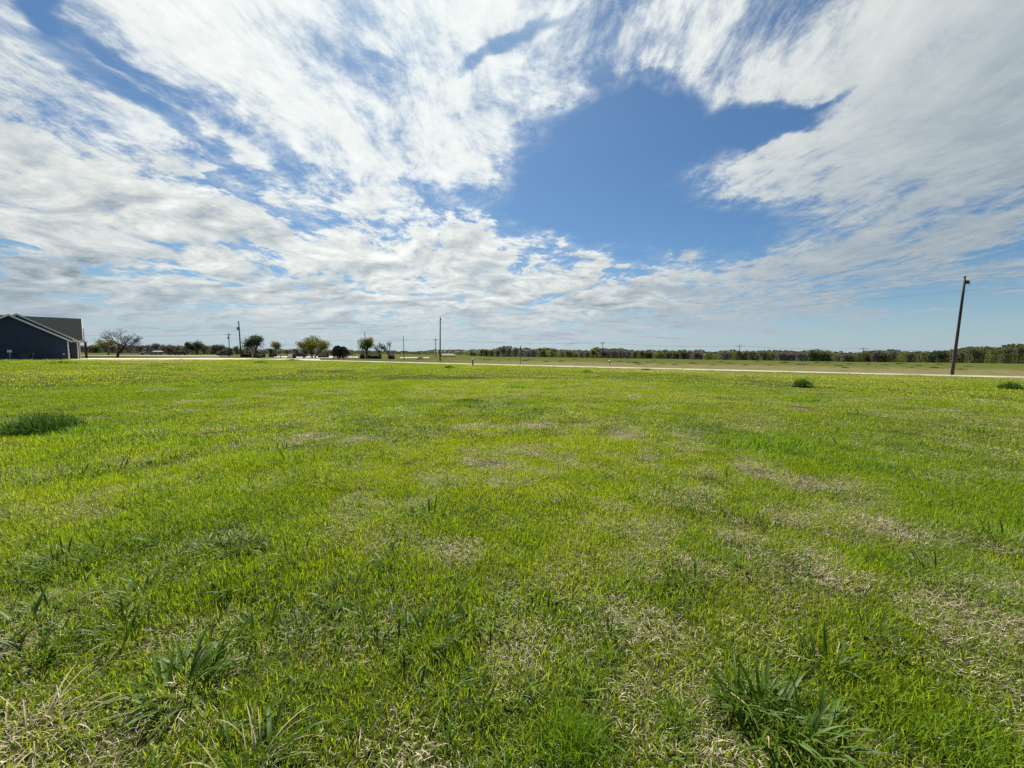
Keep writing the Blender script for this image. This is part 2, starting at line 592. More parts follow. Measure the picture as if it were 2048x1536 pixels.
strip('road', road_edge(-2.9, 0.5, 1), road_edge(2.7, 0.7, 2), M['road'], 0.05)
#==TERRAIN==

# ------------------------------------------------------------------ meadow grass (stuff: instanced tufts of real blades)
rng = np.random.default_rng(11)


def blade_mesh(name, mat, n, R, hmin, hmax, width, th0, th1, curl, seed, zmax=0.0, segs=3, fall=0.6, hfall=0.0, wind=0.0):
    """n separate blades rooted in a disc of radius R; th = lean from upright in degrees"""
    g = np.random.default_rng(seed)
    r = R * g.random(n) ** fall
    a = g.random(n) * 2 * np.pi
    bx, by = r * np.cos(a), r * np.sin(a)
    bz = g.random(n) * zmax - 0.006
    L = hmin + (hmax - hmin) * g.random(n) ** 1.4
    L = L * (1 - hfall * (r / R) ** 2)
    az = g.random(n) * 2 * np.pi
    az = np.where(g.random(n) < wind, 0.6 + g.normal(0, 0.5, n), az)
    th = np.radians(th0 + (th1 - th0) * g.random(n))
    kc = np.radians(curl) * (g.random(n) - 0.15)
    wz = width * (0.6 + 0.8 * g.random(n))
    tw = g.normal(0, 0.5, n)
    tint = g.random(n)
    P = np.stack([bx, by, bz], 1)
    V = np.zeros((n, 2 * segs + 1, 3)); UPA = np.zeros((n, 2 * segs + 1))
    side_az = az + np.pi / 2 + tw
    S = np.stack([np.cos(side_az), np.sin(side_az), np.zeros(n)], 1)
    for s in range(segs + 1):
        t = s / segs
        if s < segs:
            wd = (wz * (1 - 0.75 * t ** 1.5) * (0.75 if s == 0 else 1.0))[:, None]
            V[:, 2 * s] = P - S * wd / 2; V[:, 2 * s + 1] = P + S * wd / 2
            UPA[:, 2 * s] = t; UPA[:, 2 * s + 1] = t
        else:
            V[:, 2 * segs] = P; UPA[:, 2 * segs] = 1
        ang = th + kc * t
        step = np.stack([np.sin(ang) * np.cos(az), np.sin(ang) * np.sin(az), np.cos(ang)], 1) * (L / segs)[:, None]
        P = P + step
        P[:, 2] = np.maximum(P[:, 2], 0.001)
    k = 2 * segs + 1
    base = (np.arange(n) * k)[:, None]
    fs = []
    for s in range(segs - 1):
        q = base + np.array([2 * s, 2 * s + 1, 2 * s + 3, 2 * s + 2])
        fs += q.tolist()
    fs += (base + np.array([2 * segs - 2, 2 * segs - 1, 2 * segs])).tolist()
    me = bpy.data.meshes.new(name)
    me.from_pydata(V.reshape(-1, 3).tolist(), [], fs)
    me.materials.append(mat)
    for nm, arr in (('tint', np.repeat(tint, k)), ('up', UPA.ravel())):
        at_ = me.attributes.new(nm, 'FLOAT', 'POINT')
        at_.data.foreach_set('value', arr.astype(np.float32))
    me.polygons.foreach_set('use_smooth', [True] * len(me.polygons))
    me.update()
    return me


M['turf'] = mat_blade('turf_blade', (0.118, 0.208, 0.007), (0.315, 0.390, 0.018), (0.48, 0.43, 0.20), 0.55, 0.54)
M['lush'] = mat_blade('lush_blade', (0.105, 0.205, 0.014), (0.230, 0.330, 0.026), (0.36, 0.32, 0.16), 0.10, 0.52)
M['straw'] = mat_foliage('straw', (0.20, 0.145, 0.085), (0.66, 0.57, 0.41), 0.15, 9.0, (1.0, 0.95, 0.8))


def proto_set(prefix, meshes):
    c = bpy.data.collections.new(prefix)
    for i, me in enumerate(meshes):
        o = bpy.data.objects.new('%s_%02d' % (prefix, i), me)
        c.objects.link(o)
    return c


def scatter(name, coll, pts, rotz, scl, tilt, idx, label, cat):
    me = bpy.data.meshes.new(name)
    me.from_pydata(pts.tolist(), [], [])
    n = len(pts)
    for nm, ty, arr in (('rot', 'FLOAT_VECTOR', np.stack([tilt[:, 0], tilt[:, 1], rotz], 1)), ('scl', 'FLOAT_VECTOR', scl)):
        a = me.attributes.new(nm, ty, 'POINT')
        a.data.foreach_set('vector', arr.astype(np.float32).ravel())
    hue = np.clip(0.5 + 1.8 * (fbm(pts[:, 0], pts[:, 1], 0.16, 21, 3) - 0.5) + 0.9 * (fbm(pts[:, 0], pts[:, 1], 1.1, 23, 2) - 0.5) + rng.normal(0, 0.16, n), 0, 1)
    dv = np.where(np.hypot(pts[:, 0], pts[:, 1]) < 24, dead(pts[:, 0], pts[:, 1]), np.clip(1.6 * (fbm(pts[:, 0], pts[:, 1], 0.10, 8, 3) - 0.5) + 0.22 + 0.25 * sstep(pts[:, 0], -5, 40) + 0.4 * sstep(road_d(pts[:, 0], pts[:, 1]), -24, -5) * sstep(pts[:, 0], -12, 20), 0, 1))
    for nm, arr in (('hue', hue), ('dryv', dv)):
        a = me.attributes.new(nm, 'FLOAT', 'POINT')
        a.data.foreach_set('value', arr.astype(np.float32))
    a = me.attributes.new('which', 'INT', 'POINT')
    a.data.foreach_set('value', idx.astype(np.int32))
    o = link(bpy.data.objects.new(name, me))
    ng = bpy.data.node_groups.new(name + '_nodes', 'GeometryNodeTree')
    ng.interface.new_socket('Geometry', in_out='INPUT', socket_type='NodeSocketGeometry')
    ng.interface.new_socket('Geometry', in_out='OUTPUT', socket_type='NodeSocketGeometry')
    gi = ng.nodes.new('NodeGroupInput'); go = ng.nodes.new('NodeGroupOutput')
    iop = ng.nodes.new('GeometryNodeInstanceOnPoints')
    ci = ng.nodes.new('GeometryNodeCollectionInfo')
    ci.inputs['Collection'].default_value = coll
    ci.inputs['Separate Children'].default_value = True
    ci.inputs['Reset Children'].default_value = True

    def attr(nm, ty):
        nd = ng.nodes.new('GeometryNodeInputNamedAttribute')
        nd.data_type = ty
        nd.inputs['Name'].default_value = nm
        return nd.outputs['Attribute']
    L = ng.links.new
    L(gi.outputs[0], iop.inputs['Points'])
    L(ci.outputs[0], iop.inputs['Instance'])
    iop.inputs['Pick Instance'].default_value = True
    L(attr('which', 'INT'), iop.inputs['Instance Index'])
    e2r = ng.nodes.new('FunctionNodeEulerToRotation')
    L(attr('rot', 'FLOAT_VECTOR'), e2r.inputs[0])
    L(e2r.outputs[0], iop.inputs['Rotation'])
    L(attr('scl', 'FLOAT_VECTOR'), iop.inputs['Scale'])
    L(iop.outputs[0], go.inputs[0])
    md = o.modifiers.new('tufts', 'NODES')
    md.node_group = ng
    tag(o, label, cat, kind='stuff')
    return o


# where the turf is dead (tan) or rich: places on the meadow, metres
def spots(lst):
    out = []
    for (px, py, r, w) in lst:
        p = hit(px, py)
        out.append((p.x, p.y, r, w))
    return out


DRY = spots([(a_, b_, c_, d_ * (0.55 if c_ > .55 else 1.0)) for a_, b_, c_, d_ in [(1120, 1345, .33, 1.3), (1035, 1190, .30, .9), (870, 1110, .30, .9), (980, 1080, .40, .9), (1640, 1120, .75, .8), (1480, 1090, .5, .6),
             (400, 968, .6, 1.1), (140, 1010, .9, .9), (90, 1420, .35, .7), (1240, 1265, .22, .9), (1345, 1320, .20, .9), (860, 1405, .22, .9),
             (610, 1390, .35, .7), (1740, 1000, .5, .6), (1700, 1490, .35, 1.1), (1890, 1190, .28, .6), (1110, 885, .8, .6), (1480, 860, .55, .6),
             (735, 1005, .5, .7), (1560, 945, .8, .6), (100, 1190, .4, .6), (1230, 1470, .25, 1.0), (1980, 1250, .22, .6), (230, 1000, .5, .6),
             (480, 935, .6, .5), (1870, 790, 3.0, .6), (1600, 800, 2.5, .5), (1950, 1120, .3, .45), (960, 900, .9, .4), (380, 1480, .25, .6),
             (1450, 1210, .3, .6), (1580, 1300, .25, .5), (520, 1170, .4, .4), (300, 860, .9, .5)]])
RICH = spots([(1540, 885, 1.1, .9), (1950, 990, 1.3, .9), (1800, 900, 1.6, .5), (90, 850, 1.9, .9), (170, 900, 1.2, .6), (1150, 1440, .30, 1.3), (1700, 1400, .4, .6),
              (1960, 1480, .4, .8), (420, 1170, .35, .6), (1850, 1480, .3, .7), (560, 1030, 1.0, .5), (300, 1060, .8, .4), (1300, 1180, .3, .5), (840, 1250, .35, .4),
              (1000, 1380, .3, .4), (500, 1440, .4, .4), (200, 1300, .4, .3), (1990, 1030, .8, .6)])


def blobsum(x, y, lst):
    s = np.zeros_like(x)
    for (cx, cy, r, w) in lst:
        s = s + w * np.exp(-((x - cx) ** 2 + (y - cy) ** 2) / (r * r))
    return s


def dead(x, y):
    """0 = rich green turf, 1 = dead patch"""
    n = fbm(x + 0.4 * fbm(y, x, 1.1, 31, 2), y, 0.8, 41, 4)
    n2 = fbm(x, y, 4.2, 77, 3)
    v = 0.20 + 1.0 * (n - 0.5) + 2.2 * (n2 - 0.5)
    v = v - 0.22 * sstep(-x, 0.0, 6.0) + 0.10 * sstep(x, 2.0, 9.0)
    v = v + 0.42 * np.minimum(blobsum(x, y, DRY), 1.3) - 0.6 * blobsum(x, y, RICH)
    return np.clip(v, 0, 1)


def wedge_grid(sp, r0, r1, half=62.0):
    n = int(2 * r1 / sp) + 2
    gx_ = (np.arange(n) - n / 2) * sp
    X, Y = np.meshgrid(gx_, gx_)
    X = X.ravel() + rng.uniform(-.5, .5, X.size) * sp; Y = Y.ravel() + rng.uniform(-.5, .5, Y.size) * sp
    R = np.hypot(X, Y)
    ok = (R > r0) & (R < r1) & ((np.abs(np.degrees(np.arctan2(X, Y))) < half) | (R < 2.0)) & (Y > -0.6)
    ok &= road_d(X, Y) < -3.6
    return X[ok], Y[ok]


def do_scatter(name, coll, nproto, X, Y, sx, sz, label, cat, zoff=0.0):
    n = len(X)
    pts = np.stack([X, Y, gz(X, Y) + zoff], 1)
    tilt = rng.normal(0, 0.05, (n, 2))
    scl = np.stack([sx, sx, sz], 1)
    scatter(name, coll, pts, rng.uniform(0, 2 * np.pi, n), scl, tilt, rng.integers(0, nproto, n), label, cat)


# near turf ---------------------------------------------------------------
pn = [blade_mesh('turf', M['turf'], 210, 0.24, 0.020, 0.075, 0.0046, 3, 55, 70, 100 + i, 0.004, 3, 0.55, 0.2) for i in range(6)]
c_near = proto_set('turf_near', pn)
X, Y = wedge_grid(0.135, 0.35, 7.5)
dd_ = dead(X, Y)
keep = rng.random(len(X)) > np.clip(0.10 + (dd_ - 0.40) * 1.8, 0.08, 0.86)
X, Y, dd_ = X[keep], Y[keep], dd_[keep]
do_scatter('turf_grass', c_near, 6, X, Y, rng.uniform(.8, 1.25, len(X)), (1.25 - 0.75 * dd_) * rng.uniform(.75, 1.25, len(X)),
           'short bright green turf covering the near meadow', 'grass')
# richer, taller, darker blades
pl = [blade_mesh('lush', M['lush'], 130, 0.17, 0.05, 0.13, 0.0048, 2, 38, 70, 200 + i, 0.004, 4, 0.6, 0.4) for i in range(5)]
c_lush = proto_set('lush_near', pl)
X, Y = wedge_grid(0.15, 0.35, 12.0)
rich = blobsum(X, Y, RICH) * (0.15 + 1.2 * fbm(X, Y, 2.2, 66, 3)) + 0.9 * sstep(fbm(X, Y, 0.9, 55, 3), 0.56, 0.74) * (1 - 0.75 * sstep(np.hypot(X, Y), 5, 9)) - 0.8 * blobsum(X, Y, DRY)
keep = rng.random(len(X)) < np.clip(rich, 0, 1) * 0.9
X, Y, rich = X[keep], Y[keep], rich[keep]
do_scatter('lush_grass', c_lush, 5, X, Y, rng.uniform(.8, 1.3, len(X)), (0.50 + 0.45 * np.clip(rich, 0, 1.2)) * rng.uniform(.7, 1.2, len(X)),
           'taller deep green grass growing in rich patches of the meadow', 'grass')
# dead straw thatch
ps = [blade_mesh('straw', M['straw'], 260, 0.22, 0.015, 0.065, 0.0025, 40, 98, 150, 300 + i, 0.020, 3, 0.55) for i in range(6)]
c_straw = proto_set('straw_near', ps)
X, Y = wedge_grid(0.17, 0.35, 9.0)
dd_ = dead(X, Y)
keep = rng.random(len(X)) < 0.11 + 0.84 * sstep(dd_, 0.34, 0.64)
X, Y, dd_ = X[keep], Y[keep], dd_[keep]
do_scatter('straw_thatch', c_straw, 6, X, Y, rng.uniform(.8, 1.3, len(X)), 0.9 + 0.6 * dd_,
           'pale dead straw lying in patches between the green grass', 'straw')
# coarse weedy grass: wider strap blades in loose clumps, thickest on the left
M['coarse'] = mat_blade('coarse_blade', (0.050, 0.125, 0.016), (0.150, 0.250, 0.028), (0.45, 0.40, 0.2), 0.15, 0.48)
pc = [blade_mesh('coarse', M['coarse'], 26, 0.085, 0.06, 0.17, 0.0085, 8, 68, 85, 700 + i, 0.0, 5, 0.7, 0.3) for i in range(8)]
c_coarse = proto_set('coarse_near', pc)
X, Y = wedge_grid(0.17, 0.6, 14.0)
cl = fbm(X, Y, 1.0, 91, 3) + 0.10 * sstep(-X, -1.0, 3.5) - 0.05 * sstep(X, 1.0, 5.0) + 0.25 * np.minimum(blobsum(X, Y, RICH), 0.5)
keep = rng.random(len(X)) < 0.05 + 0.85 * sstep(cl, 0.56, 0.72)
X, Y = X[keep], Y[keep]
do_scatter('coarse_grass', c_coarse, 8, X, Y, rng.uniform(.8, 1.3, len(X)), rng.uniform(.55, 1.05, len(X)),
           'coarse strap bladed grass growing in loose clumps through the turf', 'grass')
# middle distance ----------------------------------------------------------
pm = [blade_mesh('turf_mid', M['turf'], 420, 0.60, 0.03, 0.085, 0.0065, 5, 55, 60, 400 + i, 0.004, 2, 0.55, 0.2) for i in range(6)]
c_mid = proto_set('turf_mid', pm)
X, Y = wedge_grid(0.40, 6.8, 24.0)
dd_ = dead(X, Y)
keep = rng.random(len(X)) > np.clip((dd_ - 0.45) * 1.7, 0, 0.85)
X, Y, dd_ = X[keep], Y[keep], dd_[keep]
do_scatter('turf_grass', c_mid, 6, X, Y, rng.uniform(.8, 1.25, len(X)), (1.25 - 0.7 * dd_) * rng.uniform(.45, 1.5, len(X)),
           'short bright green turf of the middle meadow', 'grass')
pms = [blade_mesh('straw_mid', M['straw'], 240, 0.5, 0.04, 0.10, 0.0055, 50, 98, 60, 500 + i, 0.02, 2, 0.55) for i in range(5)]
c_ms = proto_set('straw_mid', pms)
X, Y = wedge_grid(0.42, 8.5, 24.0)
dd_ = dead(X, Y)
keep = rng.random(len(X)) < 0.20 + 0.5 * sstep(dd_, 0.40, 0.75)
X, Y, dd_ = X[keep], Y[keep], dd_[keep]
do_scatter('straw_thatch', c_ms, 5, X, Y, rng.uniform(.8, 1.3, len(X)), np.full(len(X), 1.0),
           'pale dead straw scattered across the middle meadow', 'straw')
# far meadow up to the road --------------------------------------------------
pf = [blade_mesh('turf_far', M['turf'], 520, 1.9, 0.04, 0.11, 0.020, 5, 55, 60, 600 + i, 0.004, 2, 0.55, 0.2) for i in range(6)]
c_far = proto_set('turf_far', pf)
X, Y = wedge_grid(1.35, 22.5, 95.0)
keep = rng.random(len(X)) > 0.55 * sstep(fbm(X, Y, 0.12, 8, 3), 0.5, 0.68)
X, Y = X[keep], Y[keep]
do_scatter('turf_grass', c_far, 6, X, Y, rng.uniform(.8, 1.25, len(X)), rng.uniform(.6, 1.3, len(X)),
           'short green turf of the far meadow in front of the road', 'grass')
#==GRASS==

# ------------------------------------------------------------------ drive, lot
def ground_patch(name, pts, mat, lift, n=24, jit=0.0):
    """paved area given by picture corners lying on the terrain: near edge then far edge, left to right"""
    near, farr = pts

    def samp(edge, k):
        t = k / n * (len(edge) - 1); i = min(int(t), len(edge) - 2); f = t - i
        a, b = edge[i], edge[i + 1]
        return (a[0] + (b[0] - a[0]) * f, a[1] + (b[1] - a[1]) * f)
    L_ = [samp(near, k) for k in range(n + 1)]; R_ = [samp(farr, k) for k in range(n + 1)]
    if jit:
        g = random.Random(5)
        L_ = [(x, y + g.uniform(-jit, jit)) for x, y in L_]
        R_ = [(x, y + g.uniform(-jit, jit)) for x, y in R_]
    return strip(name, L_, R_, mat, lift)


def gp(px, py):
    p = hit(px, py); return (p.x, p.y)


ground_patch('gravel_drive', ([gp(95, 719.6), gp(180, 721.4), gp(300, 721.2), gp(420, 720.6), gp(500, 719.0)],
                              [gp(95, 719.0), gp(180, 716.6), gp(300, 716.4), gp(420, 716.2), gp(500, 717.2)]), M['gravel'], 0.05, 40, 0.6)
ground_patch('drive_apron', ([gp(505, 719.0), gp(560, 719.0), gp(640, 721.2)], [gp(505, 718.2), gp(560, 717.4), gp(640, 717.6)]), M['road'], 0.056, 20)
ground_patch('parking_lot', ([gp(548, 714.6), gp(600, 716.4), gp(660, 716.0), gp(716, 715.6)], [gp(548, 713.0), gp(600, 712.9), gp(660, 713.0), gp(716, 713.2)]), M['lot'], 0.062, 24)
ground_patch('side_street', ([gp(150, 711.6), gp(250, 712.0), gp(350, 712.4), gp(440, 712.8)], [gp(150, 711.0), gp(250, 711.2), gp(350, 711.4), gp(440, 711.6)]), M['lot'], 0.05, 24)
ground_patch('far_yard', ([gp(800, 716.2), gp(830, 716.0), gp(858, 716.0)], [gp(800, 714.8), gp(830, 714.6), gp(858, 714.6)]), M['lot'], 0.05, 8)

# ------------------------------------------------------------------ house at the left edge
M['siding'], N_ = newmat('navy_siding')
tc_ = N_.n('ShaderNodeTexCoord').outputs['Object']
sx_, sy_, sz_ = N_.sep(tc_)
bat = N_.m('PINGPONG', N_.m('ADD', sx_, sy_), 0.2)
nz_ = N_.noise(N_.mapping(tc_, scale=(3, 3, 0.3)), 2.0, 4)
colS = N_.mix(nz_, rgb(0.028, 0.043, 0.070), rgb(0.042, 0.062, 0.094))
finish(N_, principled(N_, colS, 0.65, 0.3, bump(N_, N_.ss(bat, 0.165, 0.175), 0.8, 0.02)))
M['shingle'], N_ = newmat('shingle_roof')
tc_ = N_.n('ShaderNodeTexCoord').outputs['Object']
br = N_.n('ShaderNodeTexBrick')
N_.put(br.inputs['Vector'], tc_)
br.inputs['Scale'].default_value = 3.0
br.inputs['Color1'].default_value = rgb(0.012, 0.017, 0.0165); br.inputs['Color2'].default_value = rgb(0.008, 0.012, 0.0115); br.inputs['Mortar'].default_value = rgb(0.012, 0.015, 0.013)
finish(N_, principled(N_, N_.mix(N_.noise(tc_, 5, 5, 0.7), br.outputs['Color'], rgb(0.016, 0.022, 0.021)), 0.95, 0.1))
M['shingle_brown'] = mat_simple('brown_shingle', (0.05, 0.045, 0.04), (0.075, 0.066, 0.058), 6, 0.95, 0.1)

H0 = at(138, 61)
los = Vector((H0.x, H0.y)).normalized()
dl = rad(-1.2)
hn = Vector((los.x * math.cos(dl) - los.y * math.sin(dl), los.x * math.sin(dl) + los.y * math.cos(dl)))
hr = Vector((hn.y, -hn.x))
H_RZ = math.atan2(-hn.x, hn.y)
HB = topz(138, 716.5, 61)


def hp(px, py, yl):
    """house-frame point (right, height) seen at a picture position, yl metres behind the gable wall"""
    v = ray(px, 702); d2 = Vector((v.x, v.y))
    o = Vector((H0.x, H0.y)) + hn * yl
    det = d2.x * (-hr.y) - d2.y * (-hr.x)
    t = (o.x * (-hr.y) - o.y * (-hr.x)) / det
    q = d2 * t
    X_ = (q - o).dot(hr)
    vv = ray(px, py)
    return X_, EYE + vv.z / vv.y * q.y - HB


house = empty('house', (H0.x, H0.y, HB), H_RZ)
tag(house, 'dark navy house with board siding, white trim and grey shingle roofs', 'house')


def gable_body(y0, y1, apex, corner, base=-0.35, over=0.4, roof_mat='shingle', nm='', corner_trim=True):
    ax_, az_ = apex; cx_, cz_ = corner
    lx_ = 2 * ax_ - cx_
    mb = MB()
    prof = [(lx_, base), (cx_, base), (cx_, cz_), (ax_, az_), (lx_, cz_)]
    vs = [(x, y0, z) for x, z in prof] + [(x, y1, z) for x, z in prof]
    mb.add(vs, [(0, 1, 2, 3, 4), (9, 8, 7, 6, 5), (0, 5, 6, 1), (1, 6, 7, 2), (4, 9, 5, 0)])
    mb.build('wall', M['siding'], house)
    sl = (az_ - cz_) / (cx_ - ax_)
    for sgn in (1, -1):
        ex = ax_ + sgn * (cx_ - ax_ + over); ez = cz_ - sl * over
        th = 0.16
        rb = MB()
        vs = [(ax_, y0 - 0.45, az_ + 0.06), (ex, y0 - 0.45, ez + 0.06), (ex, y1, ez + 0.06), (ax_, y1, az_ + 0.06)]
        vs = vs + [(x, y, z + th) for x, y, z in vs]
        rb.add(vs, [(0, 1, 2, 3), (7, 6, 5, 4), (0, 4, 5, 1), (1, 5, 6, 2), (2, 6, 7, 3), (3, 7, 4, 0)])
        rf = rb.build('roof', M[roof_mat], house)
        fb = MB()
        vs = [(ax_, y0 - 0.50, az_ - 0.04), (ex + sgn * 0.02, y0 - 0.50, ez - 0.04), (ex + sgn * 0.02, y0 - 0.453, ez - 0.04), (ax_, y0 - 0.453, az_ - 0.04)]
        vs = vs + [(x, y, z + 0.29) for x, y, z in vs]
        fb.add(vs, [(0, 3, 2, 1), (4, 5, 6, 7), (0, 1, 5, 4), (1, 2, 6, 5), (2, 3, 7, 6), (3, 0, 4, 7)])
        fb.build('rake_board', M['white'], rf)
    if corner_trim:
        tb = MB()
        tb.box((cx_ + 0.005, y0 - 0.005, (cz_ + base) / 2 - 0.02), (0.15, 0.15, cz_ - base - 0.06))
        tb.build('corner_trim', M['white'], house)
    return lx_


gable_body(0.0, 9.0, hp(25, 631.5, 0), hp(137, 681, 0))
gable_body(4.0, 12.0, hp(41, 630, 4.0), hp(156, 683, 4.0), over=0.35)
# main roof behind: ridge runs across, its right end seen edge on
yr, ye = 13.0, 6.6
xr, zr_ = hp(163, 638.5, yr)
xl, zl_ = hp(57, 634.5, yr)
xe, ze_ = hp(164.5, 682, ye)
zr_ = (zr_ + zl_) / 2
xr = (xr + xe) / 2
mb = MB()
vs = [(xl - 3, ye, ze_), (xr + 0.25, ye, ze_), (xr + 0.25, yr, zr_), (xl - 3, yr, zr_), (xl - 3, 2 * yr - ye, ze_), (xr + 0.25, 2 * yr - ye, ze_)]
vs += [(x, y, z + 0.16) for x, y, z in vs]
mb.add(vs, [(6, 7, 8, 9), (9, 8, 11, 10), (0, 3, 2, 1), (3, 4, 5, 2), (0, 1, 7, 6), (1, 2, 8, 7), (2, 5, 11, 8), (5, 4, 10, 11), (4, 3, 9, 10), (3, 0, 6, 9)])
rf = mb.build('roof', M['shingle'], house)
fb = MB()
vs = [(xr + 0.253, ye - 0.05, ze_ - 0.1), (xr + 0.253, yr, zr_ - 0.1), (xr + 0.253, 2 * yr - ye, ze_ - 0.1), (xr + 0.253, 2 * yr - ye, ze_ + 0.2), (xr + 0.253, yr, zr_ + 0.2), (xr + 0.253, ye - 0.05, ze_ + 0.2)]
vs += [(x + 0.05, y, z) for x, y, z in vs]
fb.add(vs, [(0, 1, 4, 5), (1, 2, 3, 4), (11, 10, 7, 6), (10, 9, 8, 7), (5, 4, 10, 11), (4, 3, 9, 10), (1, 0, 6, 7), (2, 1, 7, 8), (0, 5, 11, 6), (3, 2, 8, 9)])
fb.build('rake_board', M['white'], rf)
wb = MB()
wb.add([(xl - 2, 7.2, -0.3), (xr - 0.2, 7.2, -0.3), (xr - 0.2, 2 * yr - 7.2, -0.3), (xl - 2, 2 * yr - 7.2, -0.3),
        (xl - 2, 7.2, ze_ + 0.2), (xr - 0.2, 7.2, ze_ + 0.2), (xr - 0.2, 2 * yr - 7.2, ze_ + 0.2), (xl - 2, 2 * yr - 7.2, ze_ + 0.2), (xr - 0.2, yr, zr_ - 0.05), (xl - 2, yr, zr_ - 0.05)],
       [(0, 1, 5, 4), (1, 2, 6, 8, 5), (2, 3, 7, 6), (3, 0, 4, 9, 7)])
wb.build('wall', M['siding'], house)
tb = MB(); tb.box((xr - 0.2, 7.19, ze_ / 2 - 0.1), (0.13, 0.13, ze_ + 0.3)); tb.build('corner_trim', M['white'], house)
# entry roof at the far right with its beam and posts
x5, z5 = hp(171, 659, 15.0); x4, z4 = hp(171.5, 684, 12.0)
mb = MB()
vs = [(xr - 3, 11.5, z4), (x5, 11.5, z4), (x5, 15.0, z5), (xr - 3, 15.0, z5), (x5, 18.5, z4), (xr - 3, 18.5, z4)]
vs += [(x, y, z + 0.15) for x, y, z in vs]
mb.add(vs, [(6, 7, 8, 9), (9, 8, 10, 11), (0, 3, 2, 1), (3, 5, 4, 2), (0, 1, 7, 6), (1, 2, 8, 7), (2, 4, 10, 8), (4, 5, 11, 10)])
mb.build('roof', M['shingle_brown'], house)
xb0, zb = hp(138, 682, 0.2)
xb1, zb1 = hp(172, 683.5, 12.2)
for (xa, ya, xb_, yb_) in ((0.16, 3.95, hp(156, 683, 4.0)[0] - 0.1, 3.95), (hp(156, 683, 4.0)[0] + 0.12, 6.55, xr + 0.2, 6.55), (xr + 0.35, 12.2, xb1 + 0.3, 12.2)):
    bb = MB(); zz = (zb if ya < 4 else zb1)
    bb.box(((xa + xb_) / 2, ya - 0.1, zz + 0.02), (max(abs(xb_ - xa), 0.3), 0.14, 0.24)); bb.build('porch_beam', M['white'], house)
M['stain'] = mat_simple('dark_stained_wood', (0.03, 0.02, 0.015), (0.05, 0.034, 0.025), 6, 0.8, 0.2, (1, 1, 0.2))
pb = MB(); pb.box((xb1, 12.2, zb1 / 2 - 0.2), (0.32, 0.32, zb1 + 0.2)); pb.build('porch_post', M['stain'], house)
fb = MB(); fb.box((-5.6, 0.02, -0.30), (12.3, 0.12, 0.30)); fb.build('foundation', mat_simple('foundation_concrete', (0.25, 0.24, 0.22), (0.32, 0.31, 0.29), 3), house)
xv, zv = hp(127, 708, 0)
vb = MB(); vb.box((xv, -0.06, zv), (0.16, 0.12, 0.16)); vb.box((xv, -0.13, zv - 0.03), (0.10, 0.05, 0.08)); vb.build('wall_outlet', M['white'], house)


def hw(xl_, yl_):
    q = Vector((H0.x, H0.y)) + hr * xl_ + hn * yl_
    return Vector((q.x, q.y, gzf(q.x, q.y)))


# things by the house wall
xa, za = hp(48.5, 704, -1.2)
p = hw(xa, -1.3)
ac = empty('air_conditioner', p, H_RZ); tag(ac, 'dark boxy air conditioning unit standing by the navy gable wall', 'air conditioner')
mb = MB(); mb.box((0, 0, 0.52), (0.95, 0.9, 0.9)); mb.build('casing', M['dark'], ac)
mb = MB()
for k in range(7):
    mb.box((0, -0.46, 0.2 + k * 0.11), (0.88, 0.02, 0.05))
mb.build('grille', mat_simple('grey_metal', (0.10, 0.105, 0.10), (0.13, 0.135, 0.13)), ac)
mb = MB(); mb.box((0, 0, 0.03), (1.15, 1.1, 0.1)); mb.build('pad', M['lot'], ac)
mb = MB(); mb.tube([(0, 0, 0.97), (0, 0, 1.0)], [0.38, 0.36], 16); mb.build('fan_guard', M['dark'], ac)
xa, za = hp(19, 701, -2.0)
p = hw(xa, -2.0)
mp_ = empty('meter_post', p, H_RZ); tag(mp_, 'small white box on a thin post before the navy wall', 'meter post')
mb = MB(); mb.tube([(0, 0, -0.2), (0, 0, 1.15)], 0.05, 8); mb.build('post', M['galv'], mp_)
mb = MB(); mb.box((0, -0.07, 1.28), (0.42, 0.22, 0.34)); mb.box((0, -0.19, 1.28), (0.2, 0.04, 0.2)); mb.build('box', M['white'], mp_)
p = hw(hp(14, 715, -2.4)[0], -2.4)
o = MB(); o.box((0, 0, 0.06), (0.55, 0.3, 0.14)); o.box((0, 0, 0.145), (0.5, 0.25, 0.04))
o = o.build('paver_block', M['white']); o.location = p; o.rotation_euler = (0, 0, H_RZ)
tag(o, 'pale flat block lying by the navy wall below the white box', 'block')
p = hw(hp(63, 716, -1.0)[0], -0.8)
o = empty('conduit_riser', p, H_RZ); tag(o, 'thin slanting pipe against the navy wall beside the air conditioner', 'pipe')
mb = MB(); mb.tube([(0, 0, -0.1), (0.05, 0, 0.5), (0.16, 0.3, 1.15)], 0.035, 8); mb.build('pipe', M['galv'], o)
mb = MB(); mb.box((-0.22, 0.62, 1.1), (0.22, 0.14, 0.26)); mb.build('disconnect_box', mat_simple('grey_box', (0.12, 0.13, 0.14), (0.15, 0.16, 0.17)), o)
#==HOUSE==

